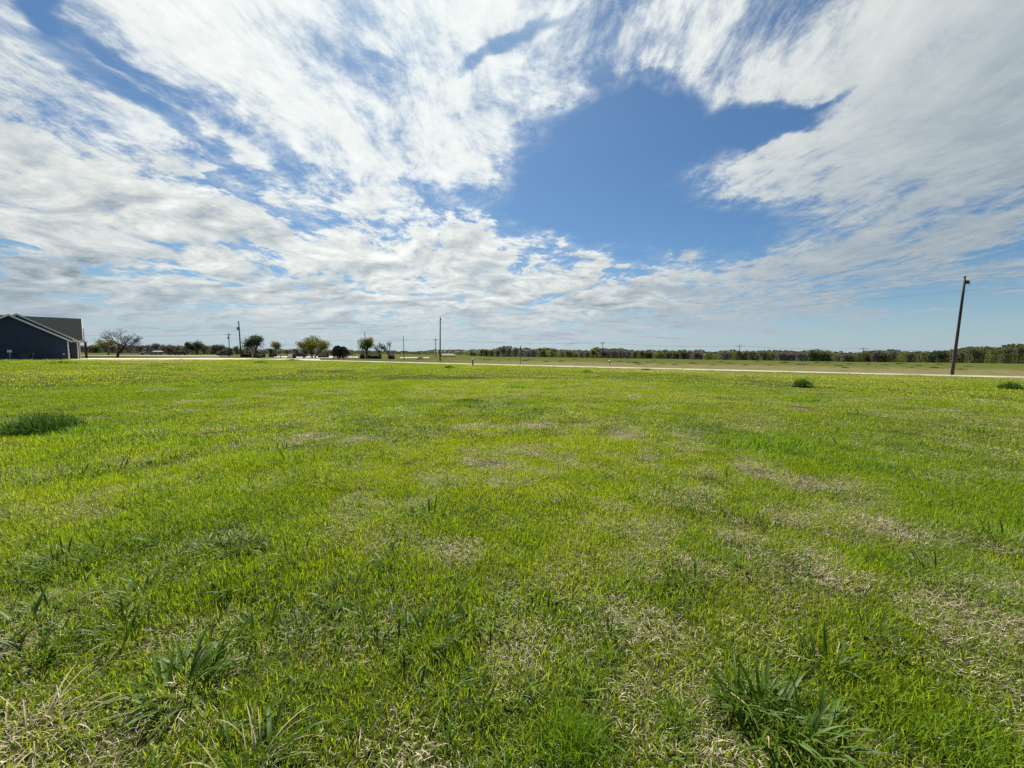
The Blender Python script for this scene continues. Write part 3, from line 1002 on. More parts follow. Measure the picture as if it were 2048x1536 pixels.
# ------------------------------------------------------------------ trees
def grow(seed, levels=4, spread=38, n0=4, trunk=0.22, kids=(3, 4), ratio=0.68, up=0.25, lean=(0, 0), multi=1, stag=0.0):
    """skeleton of a tree of height about 1: list of (points, radii, level) and tip points"""
    g = random.Random(seed)
    segs = []; tips = []

    def rec(p, d, L, r, lv):
        pts = [p]; rs = [r]
        q = p.copy(); dd = d.copy()
        n = 4
        for i in range(n):
            dd = (dd + Vector((g.gauss(0, .12 + stag), g.gauss(0, .12 + stag), g.gauss(0, .08) + (up * 0.25 if lv > 0 else 0.1)))).normalized()
            q = q + dd * (L / n)
            pts.append(q.copy()); rs.append(r * (1 - 0.45 * (i + 1) / n))
        segs.append((pts, rs, lv))
        if lv >= levels:
            tips.append(q.copy())
            return
        if lv >= levels - 1:
            tips.append(pts[2].copy())
        k = g.randint(*kids) if lv > 0 else n0
        a0 = g.random() * 6.28
        for j in range(k):
            a = a0 + j * 6.28 / k + g.gauss(0, .35)
            sp = rad(spread + g.gauss(0, 10)) * (1.0 if j or lv == 0 else 0.3)
            ax = dd.orthogonal().normalized()
            ax = Matrix.Rotation(a, 3, dd) @ ax
            nd = (Matrix.Rotation(sp, 3, ax) @ dd).normalized()
            s0 = pts[-1] if j % 2 == 0 or lv == 0 else pts[g.choice((2, 3))]
            rec(s0, nd, L * ratio * g.uniform(.75, 1.2), r * 0.58 * g.uniform(.85, 1.1), lv + 1)
    for m_ in range(multi):
        a = m_ * 6.28 / multi + 0.5
        d = Vector((lean[0] + (0.35 * math.cos(a) if multi > 1 else 0), lean[1] + (0.35 * math.sin(a) if multi > 1 else 0), 1)).normalized()
        rec(Vector((0.02 * math.cos(a), 0.02 * math.sin(a), -0.02)), d, trunk, 0.032 * (0.7 if multi > 1 else 1), 0)
    return segs, tips


def fit(segs, tips, extra):
    P = [p for s in segs for p in s[0]]
    zx = max(p.z for p in P) + extra
    ex_ = sorted(abs(p.x) for p in P); ey_ = sorted(abs(p.y) for p in P)
    k = int(len(P) * 0.96)
    w = max(ex_[k], ey_[k]) + extra
    return 1 / zx, 0.5 / w


def tree_meshes(name, seed, H, Wd, leaf_mat, nleaf, lsize, clump=0.10, bark='bark', twig=0, rscale=1.0, skirt=0, **kw):
    segs, tips = grow(seed, **kw)
    ex = clump * 0.5 if nleaf else 0.0
    sz, sx = fit(segs, tips, ex)
    kz, kx = H * sz, Wd * sx
    g = np.random.default_rng(seed + 5)
    mb = MB()
    for pts, rs, lv in segs:
        if nleaf and lv >= 4:
            continue
        q = [Vector((p.x * kx, p.y * kx, p.z * kz)) for p in pts]
        mb.tube(q, [max(r * kz * rscale, 0.006) for r in rs], 7 if lv == 0 else (5 if lv < 3 else 3), caps=False)
    if twig:
        gg = random.Random(seed + 9)
        for t in tips:
            p0 = Vector((t.x * kx, t.y * kx, t.z * kz))
            for _ in range(twig):
                d = Vector((gg.gauss(0, 1), gg.gauss(0, 1), gg.gauss(0.5, .8))).normalized() * H * gg.uniform(.03, .085)
                mb.tube([p0, p0 + d * 0.5 + Vector((gg.gauss(0, .02), gg.gauss(0, .02), 0)) * H * .3, p0 + d], [0.018, 0.013, 0.006], 3, caps=False)
    tm = mb.mesh(name + '_wood', M[bark], True)
    cm = None
    if nleaf:
        T = np.array([[t.x * kx, t.y * kx, t.z * kz] for t in tips])
        pick = g.integers(0, len(T), nleaf)
        ctr = T[pick]
        R = clump * g.uniform(.75, 1.25, len(T))[pick]
        off = g.normal(0, 1, (nleaf, 3)); off /= np.linalg.norm(off, axis=1)[:, None]
        off *= (g.random(nleaf) ** 0.45)[:, None]
        P = ctr + off * np.stack([R * Wd * 0.95, R * Wd * 0.95, R * H * 0.72], 1)
        P[:, 2] = np.clip(P[:, 2], H * 0.06, None)
        if skirt:
            ns = int(nleaf * skirt)
            a_ = g.random(ns) * 6.283; r_ = Wd * 0.46 * g.random(ns) ** 0.5
            S_ = np.stack([r_ * np.cos(a_), r_ * np.sin(a_), H * 0.6 * g.random(ns)], 1)
            P = np.concatenate([P, S_]); off = np.concatenate([off, np.stack([np.cos(a_), np.sin(a_), 0.3 + 0 * a_], 1)])
        cm = leaf_cards(name + '_leaves', P, lsize, leaf_mat, g, off)
    return tm, cm


def leaf_cards(name, P, lsize, mat, g, outward=None):
    n = len(P)
    nrm = g.normal(0, 1, (n, 3))
    if outward is not None:
        nrm = nrm * 0.75 + outward
    nrm /= np.linalg.norm(nrm, axis=1)[:, None]
    a = g.normal(0, 1, (n, 3))
    u = np.cross(nrm, a); u /= np.linalg.norm(u, axis=1)[:, None]
    w = np.cross(nrm, u)
    s = lsize * g.uniform(.55, 1.35, n)[:, None]
    V = np.stack([P - u * s * .5, P + w * s * .32 + nrm * s * .12, P + u * s * .5, P - w * s * .32 + nrm * s * .12], 1)
    me = bpy.data.meshes.new(name)
    me.from_pydata(V.reshape(-1, 3).tolist(), [], (np.arange(n)[:, None] * 4 + np.arange(4)).tolist())
    me.materials.append(mat)
    at_ = me.attributes.new('tint', 'FLOAT', 'POINT')
    at_.data.foreach_set('value', np.repeat(g.random(n), 4).astype(np.float32))
    return me


def put_tree(name, meshes, loc, label, group=None, scale=(1, 1, 1), rz=0.0, cat='tree'):
    t = empty(name, loc, rz)
    t.scale = scale
    tag(t, label, cat, group)
    link(bpy.data.objects.new('trunk', meshes[0]), t)
    if meshes[1] is not None:
        link(bpy.data.objects.new('crown', meshes[1]), t)
    return t


M['oak'] = mat_foliage('oak_leaf', (0.032, 0.050, 0.020), (0.085, 0.115, 0.040), 0.25, 0.8)
M['oak_yellow'] = mat_foliage('spring_oak_leaf', (0.085, 0.100, 0.018), (0.210, 0.205, 0.040), 0.35, 0.8)
M['bud_yellow'] = mat_foliage('budding_leaf', (0.14, 0.14, 0.045), (0.24, 0.22, 0.075), 0.35, 0.8)
M['cedar'] = mat_foliage('cedar_leaf', (0.012, 0.020, 0.014), (0.026, 0.040, 0.024), 0.1, 1.2)
M['olive'] = mat_foliage('olive_leaf', (0.085, 0.100, 0.045), (0.170, 0.175, 0.075), 0.3, 0.5)  # treeline leaf and twig tones lightened and greyed: distant haze put into the colour
M['fresh'] = mat_foliage('fresh_leaf', (0.105, 0.130, 0.038), (0.210, 0.235, 0.065), 0.35, 0.5)
M['twiggy'] = mat_foliage('grey_twigs', (0.130, 0.112, 0.095), (0.240, 0.210, 0.175), 0.15, 0.5, (1, 1, 1))
M['brown'] = mat_foliage('brown_twigs', (0.105, 0.080, 0.065), (0.190, 0.150, 0.120), 0.15, 0.5, (1, 1, 1))
M['hedge'] = mat_foliage('hedge_leaf', (0.012, 0.020, 0.010), (0.030, 0.045, 0.018), 0.15, 1.5)


def h_at(px, ytop, D):
    p = at(px, D)
    return topz(px, ytop, D) - p.z, p


ORD = 'first second third fourth fifth sixth seventh eighth ninth tenth eleventh twelfth thirteenth fourteenth fifteenth sixteenth seventeenth eighteenth nineteenth twentieth'.split()
ORD += ['twenty-' + w for w in ORD[:9]] + ['thirtieth'] + ['thirty-' + w for w in ORD[:9]] + ['fortieth'] + ['forty-' + w for w in ORD[:9]]
SEEN = {}


def nth(base):
    SEEN[base] = SEEN.get(base, 0) + 1
    return ORD[SEEN[base] - 1]


PXM = lambda D: D / F          # metres per picture pixel at depth D

# bare spreading tree by the house
Dq = 86
H, p = h_at(232, 659, Dq)
me = tree_meshes('bare_tree', 24, H, 8.6, None, 0, 0, bark='bark', twig=4, levels=5, spread=36, n0=4, trunk=0.16, kids=(3, 3), ratio=0.76, up=0.12, rscale=0.62, stag=.05)
put_tree('bare_tree', me, p, 'bare wide spreading tree with dark forked trunk right of the navy house')
# yellow green shrub tree behind it
Dq = 120
H, p = h_at(214, 679, Dq)
me = tree_meshes('budding_tree', 41, H, 7.0, M['fresh'], 2200, 0.30, 0.13, 'bark_grey')
put_tree('budding_tree', me, p, 'round budding green tree seen behind the bare spreading tree')
SPEC = [  # name, px, top, D, width px, leaf, count, size, bark, label, kwargs
    ('oak_tree', 513, 668, 128, 58, 'oak', 4200, 0.34, 'bark', 'dark green round oak just right of the tall wooden pole', dict(trunk=.26, spread=40, n0=5)),
    ('oak_tree', 626, 667, 122, 66, 'oak_yellow', 5200, 0.34, 'bark', 'largest yellow green oak with several trunks by the parking lot', dict(trunk=.22, spread=36, n0=3, multi=3)),
    ('oak_tree', 733, 669, 124, 40, 'oak_yellow', 3000, 0.30, 'bark', 'small upright olive oak standing behind a thin pole and dark hedge', dict(trunk=.24, spread=42, n0=6)),
    ('budding_tree', 548, 679, 150, 36, 'bud_yellow', 1800, 0.30, 'bark_grey', 'pale yellow budding tree right of the dark round oak', dict(trunk=.22, spread=34, n0=5)),
    ('oak_tree', 393, 678, 190, 44, 'oak', 2600, 0.45, 'bark', 'dark green tree rising above the brown trees left of the poles', dict(trunk=.22, spread=40)),
    ('oak_tree', 437, 687, 190, 36, 'brown', 1800, 0.45, 'bark', 'round brownish tree between the dark tree and crossarm pole', dict(trunk=.22, spread=40)),
]
for k, (nm, px, ty, Dq, wpx, lf, cnt, ls, bk, lab, kw) in enumerate(SPEC):
    H, p = h_at(px, ty, Dq)
    v = ray(px, 702); stretch = math.hypot(v.x, v.y) / v.y
    me = tree_meshes(nm, 50 + k * 7, H, wpx * PXM(Dq) / stretch, M[lf], int(cnt * 1.25), ls, 0.16, bk, **kw)
    put_tree(nm, me, p, lab)


def cedar_mesh(seed, H, Wd, n, lsize):
    g = np.random.default_rng(seed)
    z = g.random(n) ** 0.8
    prof = np.sqrt(np.clip(1 - ((z - 0.38) / 0.64) ** 2, 0, 1))
    a = g.random(n) * 2 * np.pi
    lump = 0.88 + 0.2 * vnoise(a * 2.2, z * 6, 1, seed)
    r = Wd / 2 * prof * lump * g.random(n) ** 0.3
    P = np.stack([r * np.cos(a), r * np.sin(a), 0.03 * H + z * H * 0.97], 1)
    out = np.stack([np.cos(a), np.sin(a), np.full(n, 0.6)], 1)
    mb = MB(); mb.tube([(0, 0, -0.1), (0, 0, H * .5), (0, 0, H * .9)], [0.16, 0.1, 0.03], 6)
    return mb.mesh('cedar_trunk', M['bark'], True), leaf_cards('cedar_leaves', P, lsize, M['cedar'], g, out)


for px, ty, wpx, lab in ((675.5, 691.5, 19, 'left and slightly taller of two dark cedars by the lot'), (686.5, 693.5, 19, 'right of two dark rounded cedars by the parking lot')):
    H, p = h_at(px, ty, 118)
    put_tree('cedar_tree', cedar_mesh(int(px), H, wpx * 1.3 * PXM(118) / 1.09, 2600, 0.26), p, lab)
for k, (px, ty, wpx, lab) in enumerate(((757, 684, 26, 'left of two small bare trees right of the thin pole'), (776, 682, 34, 'right and wider of two small bare trees beyond the dark hedge'))):
    H, p = h_at(px, ty, 126)
    me = tree_meshes('bare_tree', 140 + k, H, wpx * PXM(126), None, 0, 0, bark='bark_grey', twig=4, levels=4, spread=32, n0=4, trunk=.2, kids=(3, 3))
    put_tree('bare_tree', me, p, lab)

# hedges and shrubs
def hedge(name, p, L_, W_, H_, n, seed, mat, label, rz=0.0, cat='hedge', lsize=0.22):
    g = np.random.default_rng(seed)
    t = g.random((n, 3)) - 0.5
    k = g.integers(0, 3, n)
    f = np.abs(t).max(1)
    t = t / (2 * f)[:, None] * (0.75 + 0.28 * g.random(n))[:, None]
    wob = (0.70 + 0.5 * vnoise(t[:, 0] * L_ * 1.1 + 9, t[:, 1] * 2, 1, seed)) * (1 - 0.35 * np.clip(np.abs(t[:, 0]) * 2 - 0.55, 0, 1))
    P = np.stack([t[:, 0] * L_, t[:, 1] * W_, (t[:, 2] + 0.5) * H_ * wob], 1)
    t_ = empty(name, p, rz)
    tag(t_, label, cat)
    link(bpy.data.objects.new('foliage', leaf_cards(name, P, lsize, mat, g, t * 1.2)), t_)
    mb = MB(); mb.box((0, 0, H_ * 0.27), (L_ * 0.80, W_ * 0.7, H_ * 0.5)); mb.build('branches', M['bark'], t_)
    return t_


for k, (px0, px1, y0, D_, hh, lab) in enumerate((
        (482, 503, 703, 118, 0, 'dark clipped hedge behind the tall wooden pole'), (506, 530, 705, 120, 0, 'dark clipped hedge under the round dark oak'),
        (720, 729, 708, 116, 0, 'short dark hedge left of the thin pole'), (735, 763, 706.3, 116, 0, 'long dark hedge below the small upright oak'),
        (636, 657, 709, 132, 0, 'low dark hedge behind the lot between oak and cedars'), (538, 553, 707, 136, 0, 'dark low hedge beneath the pale yellow tree'))):
    c = at((px0 + px1) / 2, D_)
    H_ = topz((px0 + px1) / 2, y0, D_) - c.z
    v = ray((px0 + px1) / 2, 702); st = math.hypot(v.x, v.y) / v.y
    hedge('clipped_hedge', c, (px1 - px0) * PXM(D_) / st, 1.6, H_, 1400, 70 + k, M['hedge'], lab, math.atan2(-c.x, c.y))
c = at(783, 114)
hedge('round_shrub', c, 1.6, 1.5, topz(783, 706, 114) - c.z, 500, 88, M['hedge'], 'small dark round shrub below the right bare tree', cat='shrub')
c = at(517, 108)
hedge('round_shrub', c, 1.7, 1.3, 0.75, 400, 89, M['oak'], 'low green shrub in the grass before the hedges', cat='shrub')

# tree lines: shared tree shapes, one tree each
V_ = []
for i, (lf, kw) in enumerate((('olive', {}), ('fresh', {}), ('oak', {}), ('twiggy', {}), ('brown', {}), ('olive', dict(spread=30)), ('twiggy', dict(spread=28)), ('fresh', dict(spread=44)))):
    V_.append((lf, tree_meshes('wood_tree', 300 + i * 3, 8.0, 8.0, M[lf], 900, 0.55, 0.15, 'bark_grey' if lf in ('twiggy', 'brown') else 'bark',
                               **dict(dict(skirt=1.0, levels=3, trunk=.16, n0=5, spread=42, kids=(3, 4)), **kw))))
WORD = {'olive': 'olive green', 'fresh': 'bright spring green', 'oak': 'dark green', 'twiggy': 'grey leafless', 'brown': 'brownish budding'}
TOPS = [(950, 699), (985, 698), (1005, 691), (1020, 690), (1035, 694), (1050, 693), (1065, 697), (1080, 696), (1098, 694), (1115, 699), (1130, 697), (1145, 699), (1175, 700),
        (1195, 693), (1220, 697), (1245, 695), (1270, 699), (1300, 699), (1330, 698), (1350, 699), (1375, 698), (1400, 699), (1422, 703), (1440, 700), (1470, 699), (1500, 701),
        (1530, 699), (1560, 700), (1590, 701), (1620, 699), (1640, 698), (1665, 702), (1690, 704), (1715, 703), (1740, 700), (1760, 700), (1780, 698), (1800, 700), (1820, 702),
        (1840, 700), (1860, 703), (1880, 700), (1905, 699), (1930, 694), (1960, 693), (1990, 695), (2005, 691), (2025, 689), (2048, 687), (2150, 684), (2300, 680)]
DEP = [(860, 520), (950, 430), (1000, 330), (1200, 300), (1400, 320), (1600, 270), (1800, 230), (1920, 195), (2000, 165), (2048, 150), (2300, 130)]


def lerp_list(lst, x):
    return float(np.interp(x, [a for a, b in lst], [b for a, b in lst]))


tg = random.Random(77)
px = 940.0
while px < 2230:
    Dq = lerp_list(DEP, px) * tg.uniform(0.96, 1.10)
    ty = lerp_list(TOPS, px) + tg.uniform(-2.4, 3.0)
    H, p = h_at(px, ty, Dq)
    if 1000 < px < 1080 or 1560 < px < 1610:
        lf, me = V_[tg.choice((3, 3, 4, 6, 6, 0))]
    elif 1090 < px < 1106:
        lf, me = V_[1]
    elif px > 1930:
        lf, me = V_[tg.choice((0, 1, 2, 5, 7, 5, 3))]
    else:
        lf, me = V_[tg.choice((0, 0, 1, 1, 2, 2, 3, 5, 5, 7, 4))]
    wd = tg.uniform(17, 27) * PXM(Dq) / 8.0
    pos = ('left of the road sign' if px < 1040 else 'between road sign and treeline pole' if px < 1205 else 'between treeline pole and right centre pole' if px < 1479
           else 'between right centre pole and distant pole' if px < 1727 else 'between distant pole and leaning pole' if px < 1912 else 'right of the leaning pole')
    put_tree('wood_tree', me, p, '%s %s treeline tree from left %s' % (nth(lf + pos), WORD[lf], pos), 'trees of the far treeline', (wd, wd, H / 8.0), tg.uniform(0, 6.28))
    px += tg.uniform(9, 14)
# brownish wood behind the left row
TOPL = [(150, 690), (180, 687), (200, 684), (230, 684), (260, 687), (285, 684), (310, 683), (330, 682), (345, 686), (365, 687), (400, 684), (430, 688), (460, 690), (500, 690), (560, 696), (600, 697)]
px = 168.0
while px < 480:
    Dq = tg.uniform(205, 260)
    H, p = h_at(px, lerp_list(TOPL, px) + tg.uniform(-0.5, 4), Dq)
    lf, me = V_[tg.choice((4, 4, 3, 6, 0, 4, 2))]
    v = ray(px, 702); st = math.hypot(v.x, v.y) / v.y
    wd = tg.uniform(24, 38) * PXM(Dq) / st / 8.0
    pos = 'behind the bare spreading tree' if px < 300 else 'behind the parked cars'
    put_tree('wood_tree', me, p, '%s %s wood tree from left %s' % (nth(lf + pos + 'L'), WORD[lf], pos), 'trees of the left wood', (wd, wd, H / 8.0), tg.uniform(0, 6.28))
    px += tg.uniform(11, 17)
px = 480.0
while px < 700:
    Dq = tg.uniform(300, 380)
    H, p = h_at(px, tg.uniform(693, 699), Dq)
    lf, me = V_[tg.choice((4, 3, 6, 0, 2, 2))]
    wd = tg.uniform(20, 30) * PXM(Dq) / 1.15 / 8.0
    put_tree('wood_tree', me, p, '%s %s distant tree from the left behind the parking lot' % (nth(lf + 'lot'), WORD[lf]), 'trees behind the parking lot', (wd, wd, H / 8.0), tg.uniform(0, 6.28))
    px += tg.uniform(12, 19)

# the mass of forest behind, too far to tell trees apart
g = np.random.default_rng(5)
n = 30000
pxs = g.uniform(120, 2300, n)
Dd = np.where(pxs < 900, 540.0, 0) + np.where(pxs >= 900, np.interp(pxs, [a for a, b in DEP], [b for a, b in DEP]) * 1.16, 0) + g.uniform(0, 30, n)
tops = np.interp(pxs, [120, 480, 600, 700, 760, 820, 870, 950] + [a for a, b in TOPS if a > 960], [698, 698, 700, 701, 701.5, 703, 700.5, 699.5] + [b + 2.0 for a, b in TOPS if a > 960])
vx = (pxs - 1024) / F
tops = tops + 2.6 * (vnoise(pxs, pxs * 0, 0.09, 3) - 0.5) + 2.0 * (vnoise(pxs, pxs * 0, 0.23, 8) - 0.5)
xs = vx * Dd
zt = np.array([0.0] * n)
hor = 768 - F * math.tan(PITCH) + (pxs - 1024) * math.tan(ROLL)
zt = EYE + (hor - tops) / F * Dd
zb_ = gz(xs, Dd)
fz = g.random(n) ** 0.7
P = np.stack([xs, Dd, zb_ + (zt - zb_) * fz], 1)
fw = leaf_cards('forest_mass', P, 2.0, mat_foliage('forest_leaf', (0.070, 0.085, 0.055), (0.160, 0.165, 0.100), 0.25, 0.06), g, np.tile([0, -0.7, 0.7], (n, 1)))  # pale greyed leaf colour carries the haze, no air volume here
tag(link(bpy.data.objects.new('forest_mass', fw)), 'hazy mass of distant woodland behind the treeline', 'woodland', kind='stuff')
#==TREES==

# ------------------------------------------------------------------ utility poles and lines
TOPP = {}


def pole(px_b, px_t, ytop, D_, r, label, arm=0.0, arm_rz=0.0, box=False, pin=True, key=None, name='utility_pole', z2=None):
    b = at(px_b, D_)
    vt = ray(px_t, ytop)
    top = Vector((vt.x / vt.y * D_, D_, EYE + vt.z / vt.y * D_))
    # the pole stands plumb apart from a slight lean of its own
    dx_ = max(-0.35, min(0.35, top.x - b.x))
    H_ = top.z - b.z
    e = empty(name, b)
    tag(e, label, 'pole')
    n = 6
    pts = [(dx_ * i / n, 0, -0.4 + (H_ + 0.4) * i / n) for i in range(n + 1)]
    mb = MB(); mb.tube(pts, [r * (1 - 0.32 * i / n) for i in range(n + 1)], 12); mb.build('post', M['pole'], e, True)
    if arm:
        mb = MB(); mb.box((dx_, -0.14, H_ - 0.55), (arm, 0.11, 0.13), arm_rz)
        for s_ in (-1, 1):
            mb.tube([(dx_ + s_ * arm * 0.3 * math.cos(arm_rz), -0.14 + s_ * arm * 0.3 * math.sin(arm_rz), H_ - 0.6), (dx_, -0.12, H_ - 1.25)], 0.03, 6)
        mb.build('crossarm', M['pole'], e)
        for s_ in (-1, -0.45, 0.45, 1):
            mb = MB(); q = (dx_ + s_ * arm * 0.46 * math.cos(arm_rz), -0.14 + s_ * arm * 0.46 * math.sin(arm_rz))
            mb.tube([(q[0], q[1], H_ - 0.48), (q[0], q[1], H_ - 0.40), (q[0], q[1], H_ - 0.30)], [0.03, 0.07, 0.04], 8); mb.build('insulator', M['galv'], e)
    if pin:
        mb = MB(); mb.tube([(dx_, 0, H_ - 0.02), (dx_ - 0.02, 0, H_ + 0.12), (dx_ - 0.02, 0, H_ + 0.28), (dx_ - 0.02, 0, H_ + 0.36)], [0.05, 0.05, 0.11, 0.05], 8); mb.build('insulator', M['dark'], e)
    if box:
        mb = MB(); mb.tube([(dx_ - 0.36, -0.05, H_ - 2.3), (dx_ - 0.36, -0.05, H_ - 2.2), (dx_ - 0.36, -0.05, H_ - 1.5), (dx_ - 0.36, -0.05, H_ - 1.42)], [0.2, 0.26, 0.26, 0.2], 12); mb.build('transformer', M['galv'], e)
    if key:
        TOPP[key] = (Vector((b.x + dx_, D_, b.z + H_)), arm)
    return e, H_, dx_


e, H_, dx_ = pole(1908.7, 1930, 559, 41.5, 0.145, 'tall thick leaning wooden pole at the right beyond the road', key='right')
mb = MB(); mb.box((dx_ + 0.16, -0.1, H_ - 0.30), (0.30, 0.20, 0.34)); mb.tube([(dx_ + 0.3, -0.1, H_ - 0.35), (dx_ + 0.46, -0.1, H_ - 0.55)], 0.03, 6); mb.build('bracket', M['dark'], e)
mb = MB(); mb.tube([(dx_ * .87, -0.2, H_ * 0.875), (dx_ * .87, -0.1, H_ * 0.885)], 0.06, 8); mb.build('clamp', M['galv'], e)
e, H_, dx_ = pole(880, 880.5, 636, 93, 0.17, 'tall slim dark pole standing alone beyond the road left of centre', key='mid')
mb = MB(); mb.box((dx_ + 0.1, -0.1, H_ - 0.35), (0.35, 0.18, 0.22)); mb.build('bracket', M['dark'], e)
e, H_, dx_ = pole(481.6, 477.4, 644, 112, 0.19, 'tall thick dark pole left of the round dark oak', key='left', box=True)
mb = MB(); mb.box((dx_ - 0.18, -0.1, H_ - 0.12), (0.5, 0.14, 0.14)); mb.build('bracket', M['dark'], e)
pole(458.5, 457.5, 667, 168, 0.19, 'pole with crossarm and transformer behind the left trees', arm=2.4, key='f0', box=True)
pole(731.5, 729.5, 665.5, 112, 0.12, 'thin dark pole rising before the small upright oak')
pole(808, 806.8, 671, 106, 0.10, 'thin plain pole alone between bare trees and tall slim pole', pin=False)
pole(871.5, 871.2, 677.5, 188, 0.19, 'short pole with crossarm close left of the tall slim pole', arm=2.6, key='f1')
pole(1205.5, 1205.5, 684, 200, 0.17, 'crossarm pole by the treeline right of the road sign', arm=3.0, key='f2')
pole(1479, 1479.5, 690, 205, 0.17, 'crossarm pole in front of the treeline right of centre', arm=5.0, key='f3')
pole(1727, 1727.5, 695.3, 222, 0.16, 'small distant crossarm pole among the right trees', arm=6.0, key='f4')


def wire(a, b, sag, r, label, n=24):
    mb = MB()
    pts = []
    for i in range(n + 1):
        t = i / n
        q = a.lerp(b, t); q.z -= sag * 4 * t * (1 - t)
        pts.append(q)
    mb.tube(pts, r, 5)
    o = mb.build('power_line', M['wire'], None, True)
    return tag(o, label, 'power line', 'overhead power lines')


R_, Mi, Le = TOPP['right'][0], TOPP['mid'][0], TOPP['left'][0]
OUT = R_ + (R_ - Mi).normalized() * 50 + Vector((0, 0, 0.3))
up = Vector((0, 0, 0.3)); lo_r = Vector((0, 0, -1.15)); lo_m = Vector((0, 0, -1.1))
wire(R_ + up, Mi + up, 1.1, 0.007, 'upper power line from the leaning right pole to the slim middle pole', 40)
wire(R_ + lo_r, Mi + lo_m, 1.2, 0.007, 'lower power line from the leaning right pole to the slim middle pole', 40)
wire(R_ + up, OUT + up, 0.5, 0.007, 'upper power line leaving the leaning pole to the right')
wire(R_ + lo_r, OUT + lo_r, 0.5, 0.007, 'lower power line leaving the leaning pole to the right')
wire(Mi + up, Le + up, 1.0, 0.010, 'upper power line from the slim middle pole to the tall left pole')
wire(Mi + lo_m, Le + lo_m, 1.1, 0.010, 'lower power line from the slim middle pole to the tall left pole')
FP = [TOPP['f%d' % i] for i in range(5)]
first = FP[0][0] + Vector((-90, 2, 0)); last = FP[4][0] + Vector((75, 6, 0.3))
names = ('left edge and the transformer pole', 'transformer pole and the short crossarm pole', 'short crossarm pole and the treeline pole', 'treeline pole and the right centre pole', 'right centre pole and the small distant pole', 'small distant pole and the right edge')
chain = [first] + [f[0] for f in FP] + [last]
for i in range(6):
    for dxx, w in ((-1.0, 'front'), (1.0, 'rear')):
        wire(chain[i] + Vector((0, dxx, -0.4)), chain[i + 1] + Vector((0, dxx, -0.4)), 1.6 if i == 1 else 1.0, 0.018, '%s far power line between the %s' % (w, names[i]))

# ------------------------------------------------------------------ road sign, pedestals, stakes
M['sign_red'] = mat_simple('sign_red', (0.42, 0.03, 0.03), (0.38, 0.03, 0.03), 4, 0.5, 0.4)
M['sign_back'] = mat_simple('sign_back', (0.09, 0.09, 0.095), (0.12, 0.12, 0.12), 4, 0.6, 0.4)
M['sign_pale'] = mat_simple('sign_pale', (0.42, 0.34, 0.35), (0.48, 0.42, 0.43), 4, 0.6, 0.3)
p = hit(1041, 729.8)
sg = empty('road_sign', p, rad(-101))
tag(sg, 'tall road sign seen almost edge on beside the pale road', 'sign')
HS = topz(1040, 693.5, p.y) - p.z
mb = MB(); mb.tube([(0, 0, -0.2), (0, 0, HS)], 0.045, 8); mb.build('post', M['dark'], sg)
mb = MB()
oc = [(0.38 * math.cos(rad(22.5 + 45 * k)), HS - 0.38 + 0.38 * math.sin(rad(22.5 + 45 * k))) for k in range(8)]
mb.add([(x, -0.05, z) for x, z in oc] + [(x, -0.065, z) for x, z in oc], [tuple(range(8)), tuple(reversed(range(8, 16)))] + [(k, k + 8, (k + 1) % 8 + 8, (k + 1) % 8) for k in range(8)])
plate = mb.build('sign_plate', M['sign_back'], sg)
mb = MB(); mb.add([(x * .95, -0.068, (z - HS + .38) * .95 + HS - .38) for x, z in oc], [tuple(reversed(range(8)))]); mb.build('sign_face', M['sign_red'], plate)
mb = MB(); mb.box((0, 0, HS + 0.10), (0.62, 0.03, 0.18)); mb.build('name_plate', M['sign_back'], sg)
mb = MB(); mb.box((0, -0.055, HS - 1.16), (0.5, 0.02, 0.62)); mb.build('lower_plate', M['sign_pale'], sg)


def riser(px, py, h, r, mat, cap, label, cat='marker post', name='marker_post', sleeve=None):
    p = hit(px, py)
    e = empty(name, p); tag(e, label, cat)
    mb = MB(); mb.tube([(0, 0, -0.1), (0, 0, h * .84)], r, 12); mb.build('post', mat, e, True)
    mb = MB(); mb.tube([(0, 0, h * .82), (0, 0, h * .86), (0, 0, h * .97), (0, 0, h)], [r * 1.25, r * 1.35, r * 1.3, r * .7], 12); mb.build('cap', cap, e, True)
    return p


M['pedestal'] = mat_simple('grey_plastic', (0.16, 0.165, 0.15), (0.22, 0.22, 0.20), 4, 0.7, 0.3)
p = riser(945.5, 731.5, 1.05, 0.11, M['pedestal'], M['white'], 'grey marker post with white cap in the grass before the road')
mb = MB()
g_ = random.Random(3)
ring = []
for k in range(5):
    rr_ = 1.0 - k * 0.24
    for j in range(14):
        a = 6.283 * j / 14
        rj = rr_ * (0.62 + 0.16 * g_.random())
        mb.v.append((rj * 1.25 * math.cos(a), rj * 0.8 * math.sin(a), -0.05 + 0.17 * (k / 4) ** 0.8 + g_.uniform(-.01, .01)))
for k in range(4):
    for j in range(14):
        mb.f.append((k * 14 + j, k * 14 + (j + 1) % 14, (k + 1) * 14 + (j + 1) % 14, (k + 1) * 14 + j)); mb.mi.append(0)
mb.f.append(tuple(56 + j for j in range(14))); mb.mi.append(0)
o = mb.build('sand_mound', mat_simple('sand', (0.50, 0.42, 0.24), (0.40, 0.32, 0.17), 5, 0.95, 0.1, bumpd=.03), None, True)
o.location = (p.x - 0.45, p.y - 0.15, gzf(p.x - 0.45, p.y - 0.15))
tag(o, 'small mound of yellow sand at the foot of the marker post', 'sand mound')
p = hit(1219.5, 729.0)
e = empty('marker_post', p); tag(e, 'small pale tee shaped marker post just beyond the road', 'marker post')
mb = MB(); mb.tube([(0, 0, -0.1), (0, 0, 0.62)], 0.07, 10); mb.build('post', M['pedestal'], e)
